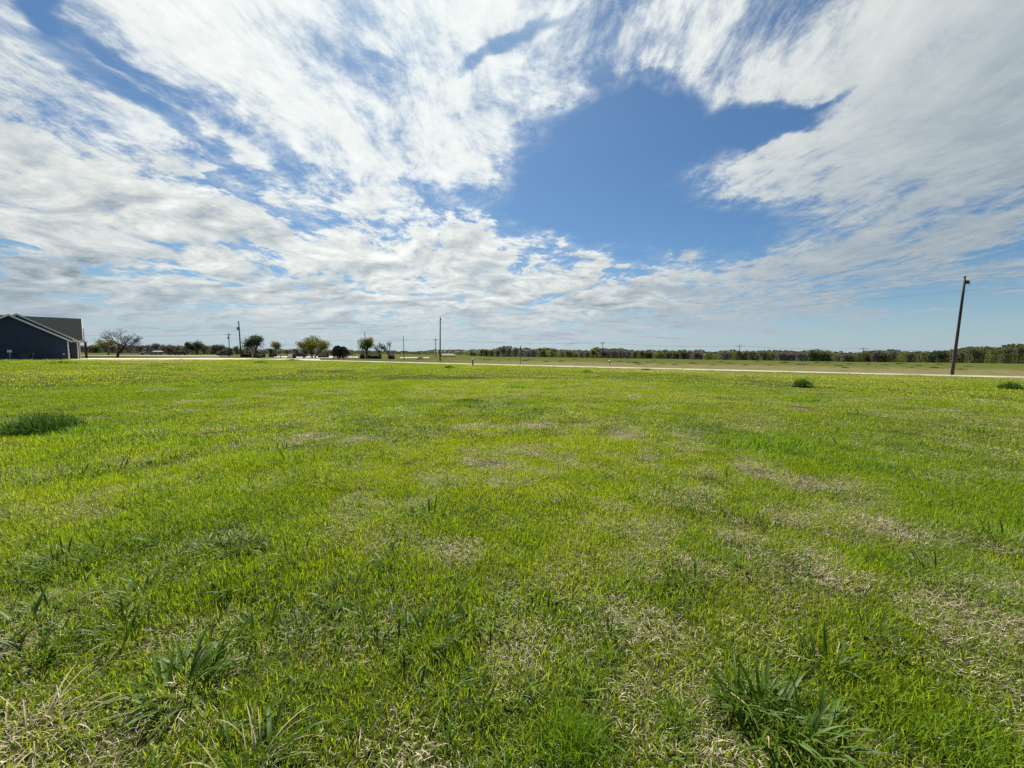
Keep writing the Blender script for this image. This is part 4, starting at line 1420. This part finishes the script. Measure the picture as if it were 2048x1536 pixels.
mb = MB(); mb.tube([(0, 0, 0.60), (0, 0, 0.66), (0, 0, 0.78), (0, 0, 0.82)], [0.1, 0.15, 0.13, 0.06], 10); mb.tube([(-0.22, 0, 0.52), (0.22, 0, 0.52)], 0.05, 8); mb.build('cap', M['galv'], e)
p = hit(1184.5, 729.0)
mb = MB(); mb.box((0, 0, 0.22), (0.05, 0.04, 0.55)); mb.add([(-.025, -.02, .495), (.025, -.02, .495), (.025, .02, .495), (-.025, .02, .495), (0, 0, .54)], [(0, 1, 4), (1, 2, 4), (2, 3, 4), (3, 0, 4)])
o = mb.build('survey_stake', M['stain']); o.location = p
tag(o, 'short dark wooden stake at the far edge of the road', 'stake')

# ------------------------------------------------------------------ around the parking lot
p = at(580.5, 100)
e = empty('utility_cabinet', p, 0.4); tag(e, 'white utility cabinet on a slab at the edge of the lot', 'cabinet')
mb = MB(); mb.box((0, 0, 0.62), (0.85, 0.7, 0.98)); mb.build('body', M['white'], e)
mb = MB(); mb.box((0, 0, 1.13), (0.93, 0.78, 0.06)); mb.build('lid', M['white'], e)
mb = MB(); mb.box((0, 0, 0.04), (1.2, 1.0, 0.2)); mb.build('slab', M['lot'], e)
mb = MB(); mb.box((0.0, -0.36, 0.6), (0.7, 0.02, 0.8)); mb.build('door', M['white'], e)
p = at(587.5, 101)
e = empty('dark_transformer', p, 0.3); tag(e, 'dark green metal box right beside the white cabinet', 'transformer')
mb = MB(); mb.box((0, 0, 0.55), (0.8, 0.8, 1.2)); mb.build('body', M['dark'], e)
mb = MB(); mb.box((0, 0, 1.2), (0.86, 0.9, 0.07)); mb.build('lid', M['dark'], e)
for px, y0, D_, lab in ((561, 704, 104, 'thin dark post at the left end of the lot'), (575, 705, 106, 'thin dark post left of the white cabinet'),
                        (620, 702, 103, 'thin dark lamp post before the large yellow green oak'), (667.5, 708, 105, 'thin post left of the two dark cedars'),
                        (676.5, 706, 103, 'thin dark post in front of the left cedar'), (687.5, 709, 105, 'thin post in front of the right cedar')):
    p = at(px, D_); h = topz(px, y0, D_) - p.z
    e = empty('lot_post', p); tag(e, lab, 'post')
    mb = MB(); mb.tube([(0, 0, -0.1), (0, 0, h)], 0.05, 8); mb.build('pole', M['dark'], e)
    mb = MB(); mb.tube([(0, 0, -0.05), (0, 0, 0.34), (0, 0, 0.36)], [0.17, 0.17, 0.1], 10); mb.build('footing', M['dark'], e)
p0, p1 = at(699.5, 106), at(711, 106)
e = empty('fence_frame', (p0 + p1) / 2); tag(e, 'low dark rail frame of posts and bars right of the cedars', 'fence')
hw_ = (p1.x - p0.x) / 2
for x in (-hw_, 0, hw_):
    mb = MB(); mb.tube([(x, 0, -0.2), (x, 0, 1.15)], 0.04, 8); mb.build('post', M['dark'], e)
for z in (0.55, 1.1):
    mb = MB(); mb.tube([(-hw_, 0, z), (hw_, 0, z)], 0.03, 8); mb.build('rail', M['dark'], e)


def car(px, D_, rz, paint, label, van=False):
    p = at(px, D_)
    e = empty('parked_car', p, rz); tag(e, label, 'car', 'cars parked at the left')
    L_, W_, H_ = 4.5, 1.8, 1.45
    prof = [(-2.25, .35), (-2.25, .75), (-1.95, .92), (-1.05, .98), (-0.45, 1.42), (0.9, 1.45), (1.65, 1.0), (2.15, .95), (2.25, .7), (2.25, .35)]
    if van:
        prof = [(-2.4, .35), (-2.4, .9), (-1.7, 1.05), (-1.1, 1.75), (2.2, 1.8), (2.4, 1.0), (2.4, .35)]
    mb = MB(); n = len(prof)
    mb.add([(x, -W_ / 2 + (0.14 if z > 1.1 else 0), z) for x, z in prof] + [(x, W_ / 2 - (0.14 if z > 1.1 else 0), z) for x, z in prof],
           [tuple(reversed(range(n))), tuple(range(n, 2 * n))] + [(k, (k + 1) % n, (k + 1) % n + n, k + n) for k in range(n)])
    mb.build('body', paint, e)
    for sx in (-1.4, 1.4):
        for sy in (-0.82, 0.82):
            mb = MB(); mb.tube([(sx, sy - 0.1, .32), (sx, sy + 0.1, .32)], .32, 14); w_ = mb.build('wheel', M['rubber'], e)
            mb = MB(); mb.tube([(sx, sy - 0.112, .32), (sx, sy + 0.112, .32)], .18, 10); mb.build('rim', M['galv'], w_)
    zt_, zb2 = (1.62, 1.1) if van else (1.36, 1.02)
    for sy in (-1, 1):
        mb = MB(); y_ = sy * (W_ / 2 - 0.075)
        mb.add([(-0.75, y_ + sy * .06, zb2), (1.2, y_ + sy * .06, zb2), (0.8, y_ - sy * .04, zt_), (-0.4, y_ - sy * .04, zt_)], [(0, 1, 2, 3) if sy < 0 else (3, 2, 1, 0)]); mb.build('side_window', M['glass'], e)
    i0 = 2 if van else 3
    (x0, z0), (x1, z1) = prof[i0], prof[i0 + 1]
    nx_, nz_ = -(z1 - z0), (x1 - x0); l = math.hypot(nx_, nz_); nx_, nz_ = nx_ / l * .012, nz_ / l * .012
    mb = MB(); mb.add([(x0 + .06 + nx_, -.72, z0 + .05 + nz_), (x0 + .06 + nx_, .72, z0 + .05 + nz_), (x1 - .03 + nx_, .66, z1 - .03 + nz_), (x1 - .03 + nx_, -.66, z1 - .03 + nz_)], [(3, 2, 1, 0)]); mb.build('windscreen', M['glass'], e)
    for sy in (-.62, .62):
        mb = MB(); mb.box((prof[0][0] - .005, sy, .66), (.04, .32, .14)); mb.build('headlight', M['white'], e)
    return e


P_blk = mat_simple('black_paint', (0.012, 0.012, 0.014), (0.02, 0.02, 0.022), 2, 0.25, 0.6)
P_gry = mat_simple('grey_paint', (0.16, 0.165, 0.17), (0.19, 0.19, 0.2), 2, 0.25, 0.6)
P_wht = mat_simple('white_car_paint', (0.7, 0.7, 0.7), (0.74, 0.74, 0.74), 2, 0.25, 0.6)
car(597, 116, 0.5, P_blk, 'dark car with a bright windscreen parked on the lot')
car(349, 150, 0.7, P_blk, 'black car parked left of the dark hedgerow')
car(360, 152, 0.75, P_blk, 'black car parked right next to another black car')
car(294, 155, 0.9, P_gry, 'grey car parked under the brown trees near the shed')
car(448, 140, 0.7, P_blk, 'dark car parked at the foot of the transformer pole', van=True)


def shed(name, px0, px1, ye_, yt_, D_, wallm, roofm, label, rz_extra=0.0, depth=6.0, porch=False):
    c = at((px0 + px1) / 2, D_)
    v = ray((px0 + px1) / 2, 702); st = math.hypot(v.x, v.y) / v.y
    w = (px1 - px0) * PXM(D_) / st
    he = topz((px0 + px1) / 2, ye_, D_) - c.z; ht = topz((px0 + px1) / 2, yt_, D_) - c.z
    e = empty(name, c, math.atan2(-c.x, c.y) + rz_extra)
    tag(e, label, 'building')
    mb = MB(); mb.box((0, depth / 2, he / 2 - 0.2), (w, depth, he + 0.4)); mb.build('wall', wallm, e)
    mb = MB(); o_ = 0.5
    vs = [(-w / 2 - o_, -o_, he), (w / 2 + o_, -o_, he), (w / 2 - w * .06, depth / 2, ht), (-w / 2 + w * .06, depth / 2, ht), (w / 2 + o_, depth + o_, he), (-w / 2 - o_, depth + o_, he)]
    mb.add(vs, [(0, 1, 2, 3), (3, 2, 4, 5), (1, 4, 2), (0, 3, 5), (0, 5, 4, 1)]); mb.build('roof', roofm, e)
    for fx in (-0.28, 0.27):
        mb = MB(); mb.box((fx * w, -0.03, he * 0.55), (w * 0.12, 0.08, he * 0.35)); mb.build('window', M['glass'], e)
    mb = MB(); mb.box((0.02 * w, -0.03, he * 0.40), (w * 0.10, 0.08, he * 0.78)); mb.build('door', M['white'], e)
    return e


W_grey = mat_simple('grey_boards', (0.22, 0.22, 0.22), (0.28, 0.28, 0.28), 3)
W_pale = mat_simple('pale_brick', (0.17, 0.15, 0.13), (0.21, 0.19, 0.165), 3)
shed('small_shed', 307, 324, 703.5, 701.5, 165, W_grey, M['sign_back'], 'small grey shed under the brown trees at the left', depth=3)
shed('far_house', 885, 912, 711.0, 707.2, 300, W_pale, mat_simple('pale_roof', (0.085, 0.078, 0.072), (0.11, 0.10, 0.092), 2), 'far house with a pale roof beyond the green rise', 0.3, 10)
shed('far_house', 1411, 1434, 711.0, 707.5, 345, W_grey, mat_simple('grey_roof', (0.09, 0.088, 0.085), (0.12, 0.115, 0.11), 2), 'grey roofed house half hidden in the far treeline', 0.2, 8)
p = at(841, 108)
mb = MB(); g_ = random.Random(8)
for k in range(6):
    for j in range(18):
        a = 6.283 * j / 18; rj = (1 - k / 5.5) * (1 + g_.uniform(-.12, .12))
        mb.v.append((rj * 2.3 * math.cos(a), rj * 1.6 * math.sin(a), -0.1 + 0.95 * (k / 5) + g_.uniform(-.04, .04)))
for k in range(5):
    for j in range(18):
        mb.f.append((k * 18 + j, k * 18 + (j + 1) % 18, (k + 1) * 18 + (j + 1) % 18, (k + 1) * 18 + j)); mb.mi.append(0)
mb.f.append(tuple(90 + j for j in range(18))); mb.mi.append(0)
o = mb.build('soil_heap', mat_simple('dark_soil', (0.07, 0.06, 0.05), (0.11, 0.095, 0.08), 3, .95, .1, bumpd=.05), None, True); o.location = p
tag(o, 'dark heap of soil on the pale yard left of the slim pole', 'soil heap')
#==OBJ==

# ------------------------------------------------------------------ broad bladed weeds, tufts and mounds
M['weed'] = mat_foliage('weed_leaf', (0.027, 0.070, 0.008), (0.098, 0.170, 0.014), 0.38, 9.0, (1.25, 1.2, 0.45), 0.5)
M['dead_leaf'] = mat_foliage('dead_leaf', (0.26, 0.21, 0.11), (0.48, 0.41, 0.25), 0.2, 9.0, (1, .95, .8))


def leaf_mesh(seed, bend, wr=0.028, segs=7, mat='weed'):
    """one arching strap leaf of length 1, bending towards +X"""
    g = random.Random(seed)
    V2 = []; fs = []; ti = []
    x = z = 0.0
    a = rad(4)
    tw = g.uniform(-.5, .5)
    for i in range(segs + 1):
        t = i / segs
        w = wr * (0.45 + 1.1 * math.sin(math.pi * min(1, 0.18 + 0.72 * t))) * (1 - t ** 4) * 0.62
        w = max(w, 0.002)
        sy, sx = math.cos(tw * t), math.sin(tw * t)
        fold = w * 0.30
        V2 += [(x - sx * w, -sy * w, z + fold * .6), (x + fold, 0, z - fold * .4), (x + sx * w, sy * w, z + fold * .6)]
        a += rad(bend) / segs * (0.5 + 1.2 * t)
        x += math.sin(a) / segs; z += math.cos(a) / segs
    for i in range(segs):
        b_ = i * 3
        fs += [(b_, b_ + 1, b_ + 4, b_ + 3), (b_ + 1, b_ + 2, b_ + 5, b_ + 4)]
    me = bpy.data.meshes.new('leaf')
    me.from_pydata(V2, [], fs)
    me.materials.append(M[mat])
    me.polygons.foreach_set('use_smooth', [True] * len(fs))
    at_ = me.attributes.new('tint', 'FLOAT', 'POINT')
    at_.data.foreach_set('value', [g.random()] * len(V2))
    return me


LEAF = [leaf_mesh(i, b) for i, b in enumerate((20, 32, 45, 60, 75, 40, 55, 28, 85))]
DEAD = [leaf_mesh(40 + i, b, 0.011, 7, 'dead_leaf') for i, b in enumerate((60, 90, 120, 40))]


def weed(px, py, n, L_, R_, label, seed, group=None, dead_n=0, tilt=(8, 66), name='weed_clump', elong=1.0):
    p = hit(px, py)
    g = random.Random(seed)
    e = empty(name, (p.x, p.y, p.z - 0.005)); tag(e, label, 'weed', group)
    n = int(n * 2.8); dead_n = int(dead_n * 1.5); L_ = L_ * 1.02
    for k in range(n + dead_n):
        isd = k >= n
        o = bpy.data.objects.new('dead_leaf' if isd else 'leaf', g.choice(DEAD if isd else LEAF))
        link(o, e)
        a = g.uniform(0, 6.283); r = R_ * g.random() ** .6
        o.location = (r * elong * math.cos(a), r * math.sin(a), 0.0)
        l = L_ * g.uniform(.35, 1.1)
        az_ = a + g.gauss(0, .7)
        o.rotation_euler = (0, rad(g.uniform(*tilt)), az_)
        o.scale = (l, l * g.uniform(.7, 1.5), l)
    return e


weed(365, 1375, 46, .25, .13, 'large broad bladed weed clump at lower left beside dark shade', 1, dead_n=4)
weed(845, 1290, 48, .20, .16, 'dense dark weed clump in the foreground just left of centre', 2, dead_n=3)
weed(1545, 1450, 44, .25, .16, 'large dark leaved weed clump in the lower right foreground', 3, dead_n=6)
weed(45, 1255, 30, .24, .17, 'upright weed clump cut by the left edge of the picture', 4)
weed(690, 1195, 20, .20, .12, 'medium weed clump above and left of the dense central clump', 5)
weed(200, 1120, 34, .22, .28, 'wide loose weed clump at left, left half of a pair', 6, elong=1.5)
weed(430, 1105, 30, .22, .25, 'wide loose weed clump at left, right half of a pair', 7, elong=1.3)
weed(285, 1195, 22, .20, .14, 'weed clump with a dark gap between the left pair and the large clump', 8, dead_n=3)
weed(515, 1262, 20, .20, .10, 'small weed clump right of the large lower left clump', 9)
weed(585, 1115, 14, .18, .10, 'small weed clump beside a pale patch left of centre', 10)
weed(1215, 1275, 9, .17, .06, 'few dark upright leaves beside the central straw patch', 11, tilt=(2, 35))
weed(1370, 1165, 20, .20, .12, 'medium weed clump right of centre near straw', 12)
weed(1735, 1265, 12, .20, .07, 'small upright weed right of the large dark clump', 13, tilt=(2, 45))
weed(1650, 1330, 12, .22, .08, 'thin weed with one yellowish leaf above the dark right clump', 14, dead_n=1)
weed(2000, 1080, 18, .22, .16, 'weed clump at the right edge with a pale leaf', 15, dead_n=2)
weed(480, 1180, 14, .18, .08, 'small weed left of centre above the small left clump', 16)
weed(860, 1030, 22, .22, .16, 'weed clump standing in the middle of the meadow', 17)
weed(60, 1470, 6, .26, .2, 'tangle of long dead stems in the lower left corner', 18, dead_n=34, tilt=(25, 80))
weed(500, 1530, 5, .26, .12, 'pale dead stems at the bottom edge left of centre', 19, dead_n=18, tilt=(5, 55))
weed(885, 1122, 2, .14, .09, 'bleached straw tuft in the middle foreground', 20, dead_n=26, tilt=(10, 75))
MORE = [(130, 1140, 22, .22, .2, 'weed clump left of the wide loose pair'), (335, 1085, 24, .22, .2, 'weed clump between the halves of the wide loose pair'), (480, 1090, 18, .2, .16, 'weed clump at the right end of the wide loose pair'),
        (625, 1255, 20, .19, .14, 'weed clump left of the dense central clump'), (760, 1245, 22, .18, .14, 'weed clump touching the dense central clump on its left'), (930, 1255, 14, .18, .1, 'weed clump touching the dense central clump on its right'),
        (100, 1300, 24, .22, .16, 'weed clump just below the one cut by the left edge'), (440, 1285, 22, .2, .14, 'weed clump just behind the large lower left clump'), (250, 1270, 18, .2, .14, 'weed clump up and left of the large lower left clump'),
        (20, 1340, 20, .24, .14, 'lowest weed clump at the left edge above dead stems'), (1480, 1400, 18, .22, .1, 'weed clump leaning left out of the large dark right clump'), (1620, 1470, 22, .24, .12, 'weed clump at the lower right foot of the large dark clump'),
        (1330, 1210, 12, .18, .1, 'small weed clump left of the medium right one'), (1870, 1150, 14, .2, .14, 'weed clump in the green band at the right'), (560, 1190, 14, .18, .1, 'small weed clump midway between left pair and central clump'),
        (780, 1120, 12, .18, .1, 'small weed clump left of the bleached straw tuft')]
for k, (px, py, n, L_, R_, lab) in enumerate(MORE):
    weed(px, py, n, L_, R_, lab, 60 + k)
MIDW = [(135, 960, 26, .26, .36), (230, 945, 18, .24, .24), (330, 915, 14, .24, .2), (560, 905, 12, .24, .2), (585, 925, 16, .24, .2), (705, 930, 20, .26, .28), (640, 915, 10, .22, .18),
        (400, 930, 10, .22, .2), (840, 870, 10, .24, .2), (1035, 865, 12, .26, .2), (930, 880, 10, .24, .2), (1130, 830, 10, .26, .2), (1240, 965, 12, .22, .18), (1690, 895, 10, .24, .16), (1970, 870, 22, .28, .5),
        (1720, 830, 12, .28, .4), (1560, 1060, 12, .2, .16), (1840, 970, 12, .22, .2), (1430, 960, 10, .22, .2), (1150, 1010, 10, .2, .16), (770, 915, 8, .22, .16), (1300, 880, 8, .24, .2)]
for k, (px, py, n, L_, R_) in enumerate(sorted(MIDW)):
    side = 'left' if px < 700 else ('middle' if px < 1350 else 'right')
    weed(px, py, n, L_ * 1.05, R_, '%s small broad weed from left in %s middle distance' % (nth('weed' + side), {'left': 'left', 'middle': 'central', 'right': 'right'}[side]), 100 + k, 'weeds scattered over the meadow')


def tuft(px, py, n, R_, h0, h1, w, label, seed, mat='lush', group=None, th=(3, 50), sx=1.0, name='grass_tuft', fall=.7, hf=.55):
    p = hit(px, py)
    me = blade_mesh(name, M[mat], n, R_, h0, h1, w, th[0], th[1], 70, seed, 0.0, 4, fall, hf)
    o = link(bpy.data.objects.new(name, me))
    o.location = p; o.scale = (sx, 1, 1)
    return tag(o, label, 'grass tuft', group)


M['tuft_dark'] = mat_blade('dark_tuft_blade', (0.036, 0.090, 0.016), (0.095, 0.175, 0.024), (0.3, 0.3, 0.15), 0.0, 0.35)
tuft(1150, 1500, 620, .17, .09, .20, .0048, 'tall bright green grass tuft at the bottom centre', 900, hf=.4)
tuft(1215, 1320, 120, .09, .07, .15, .0045, 'thin upright grass tuft beside the central straw patch', 901)
tuft(1345, 1440, 260, .13, .08, .16, .0045, 'bright grass tuft right of the tall bottom tuft', 902)
tuft(440, 1175, 300, .16, .07, .13, .0045, 'dense fine dark grass tuft at left behind the weed clumps', 903, 'tuft_dark')
tuft(1960, 1500, 420, .26, .07, .15, .0045, 'thick green grass tuft in the lower right corner', 904)
tuft(80, 862, 2600, .62, .26, .58, .011, 'large dark lush grass mound at the left edge', 905, 'tuft_dark', sx=1.1, hf=.6, th=(3, 66))
tuft(160, 868, 1000, .6, .12, .28, .010, 'lower light green shoulder of the lush mound at left', 906, sx=1.3)
tuft(1530, 892, 1700, .75, .10, .24, .009, 'wide bright green lush grass patch right of centre', 907, sx=1.5, hf=.3)
tuft(1605, 774, 1200, .40, .30, .62, .022, 'round dark grass tuft near the road at right', 908, 'tuft_dark', sx=1.1)
tuft(2022, 778, 1200, .42, .28, .56, .022, 'dark grass tuft by the right edge near the road', 909, 'tuft_dark', sx=1.2)
tuft(1955, 776, 400, .5, .10, .22, .018, 'low green grass patch left of the dark right edge tuft', 910, sx=1.6)
tuft(1715, 781, 400, .5, .10, .20, .018, 'low flat green patch right of the round dark tuft', 911, sx=1.8)
tuft(940, 805, 600, .4, .10, .22, .014, 'small dark green tuft in the middle of the meadow', 912, 'tuft_dark', sx=1.5)
tuft(1035, 776, 600, .4, .10, .22, .016, 'low green tuft right of the middle tuft', 913, sx=1.8)
tuft(899, 736.5, 500, .5, .2, .45, .04, 'round green tuft before the road near the slim pole', 914, 'tuft_dark', sx=1.3)
tuft(1173, 745, 500, .45, .2, .42, .035, 'light green tuft before the road right of the road sign', 915, sx=1.4)
tuft(1292, 741, 450, .5, .2, .40, .035, 'dark tuft at the near edge of the road right of centre', 916, 'tuft_dark', sx=1.3)
tuft(358, 741, 450, .6, .15, .36, .035, 'green tuft in the far left meadow', 917, sx=1.6)
tuft(315, 748, 450, .6, .15, .3, .03, 'low wide green tuft left in the far meadow', 918, sx=2.0)
tuft(120, 727, 500, .9, .2, .4, .05, 'low dark green patch in the grass before the navy house', 919, 'tuft_dark', sx=2.0)
tuft(520, 727, 500, .7, .2, .45, .05, 'dark tuft in front of the far drive', 920, 'tuft_dark', sx=1.6)
tuft(585, 721.5, 500, .9, .2, .5, .06, 'green grass patch at the foot of the white cabinet', 921, 'tuft_dark', sx=1.6)
tuft(400, 888, 600, .45, .08, .16, .010, 'flat darker grass patch left of centre in the meadow', 922, sx=1.4)
tuft(1610, 802, 600, .45, .1, .2, .016, 'small flat green tuft below the round dark tuft', 923, sx=2.0)
BM = [blade_mesh('field_tuft', M['tuft_dark'], 130, .55, .16, .42, .075, 5, 60, 70, 950 + i, 0.0, 3, .6, .6) for i in range(4)]
tg = random.Random(4)
FT = [(1019, 719), (1052, 721.5), (1094, 723.5), (1061, 718.6), (1122, 722.7), (1150, 719.8), (1240, 723.5), (1258, 725), (1271, 725.5), (1278, 728.5), (1297, 725.6), (1325, 727.2), (1386, 727.2), (1427, 730.3), (1443, 724),
      (1491, 730.4), (1516, 723), (1540, 730.3), (1604, 729.2), (1636, 725.6), (1656, 726), (1678, 731.4), (1690, 736), (1737, 728.4), (1824, 735.4), (1836, 731.5), (1869, 735.8), (1880, 729), (1935, 732.8), (1922, 739), (890, 715.6), (960, 717.5), (975, 720),
      (1000, 722.4), (1310, 723), (1350, 730), (1460, 727), (1570, 726), (1700, 728), (1770, 730), (1800, 728)]
for k, (px, py) in enumerate(sorted(FT)):
    p = hit(px, py)
    o = link(bpy.data.objects.new('field_tuft', BM[k % 4]))
    o.location = p; s_ = tg.uniform(.7, 1.25)
    o.scale = (s_ * tg.uniform(1.2, 2.2), s_, s_ * tg.uniform(.7, 1.1)); o.rotation_euler = (0, 0, 0)
    seg = 'left of the road sign' if px < 1040 else ('between road sign and right centre pole' if px < 1479 else 'before the leaning pole')
    tag(o, '%s dark field tuft from left %s' % (nth('ft' + seg), seg), 'grass tuft', 'tufts in the pale field beyond the road')
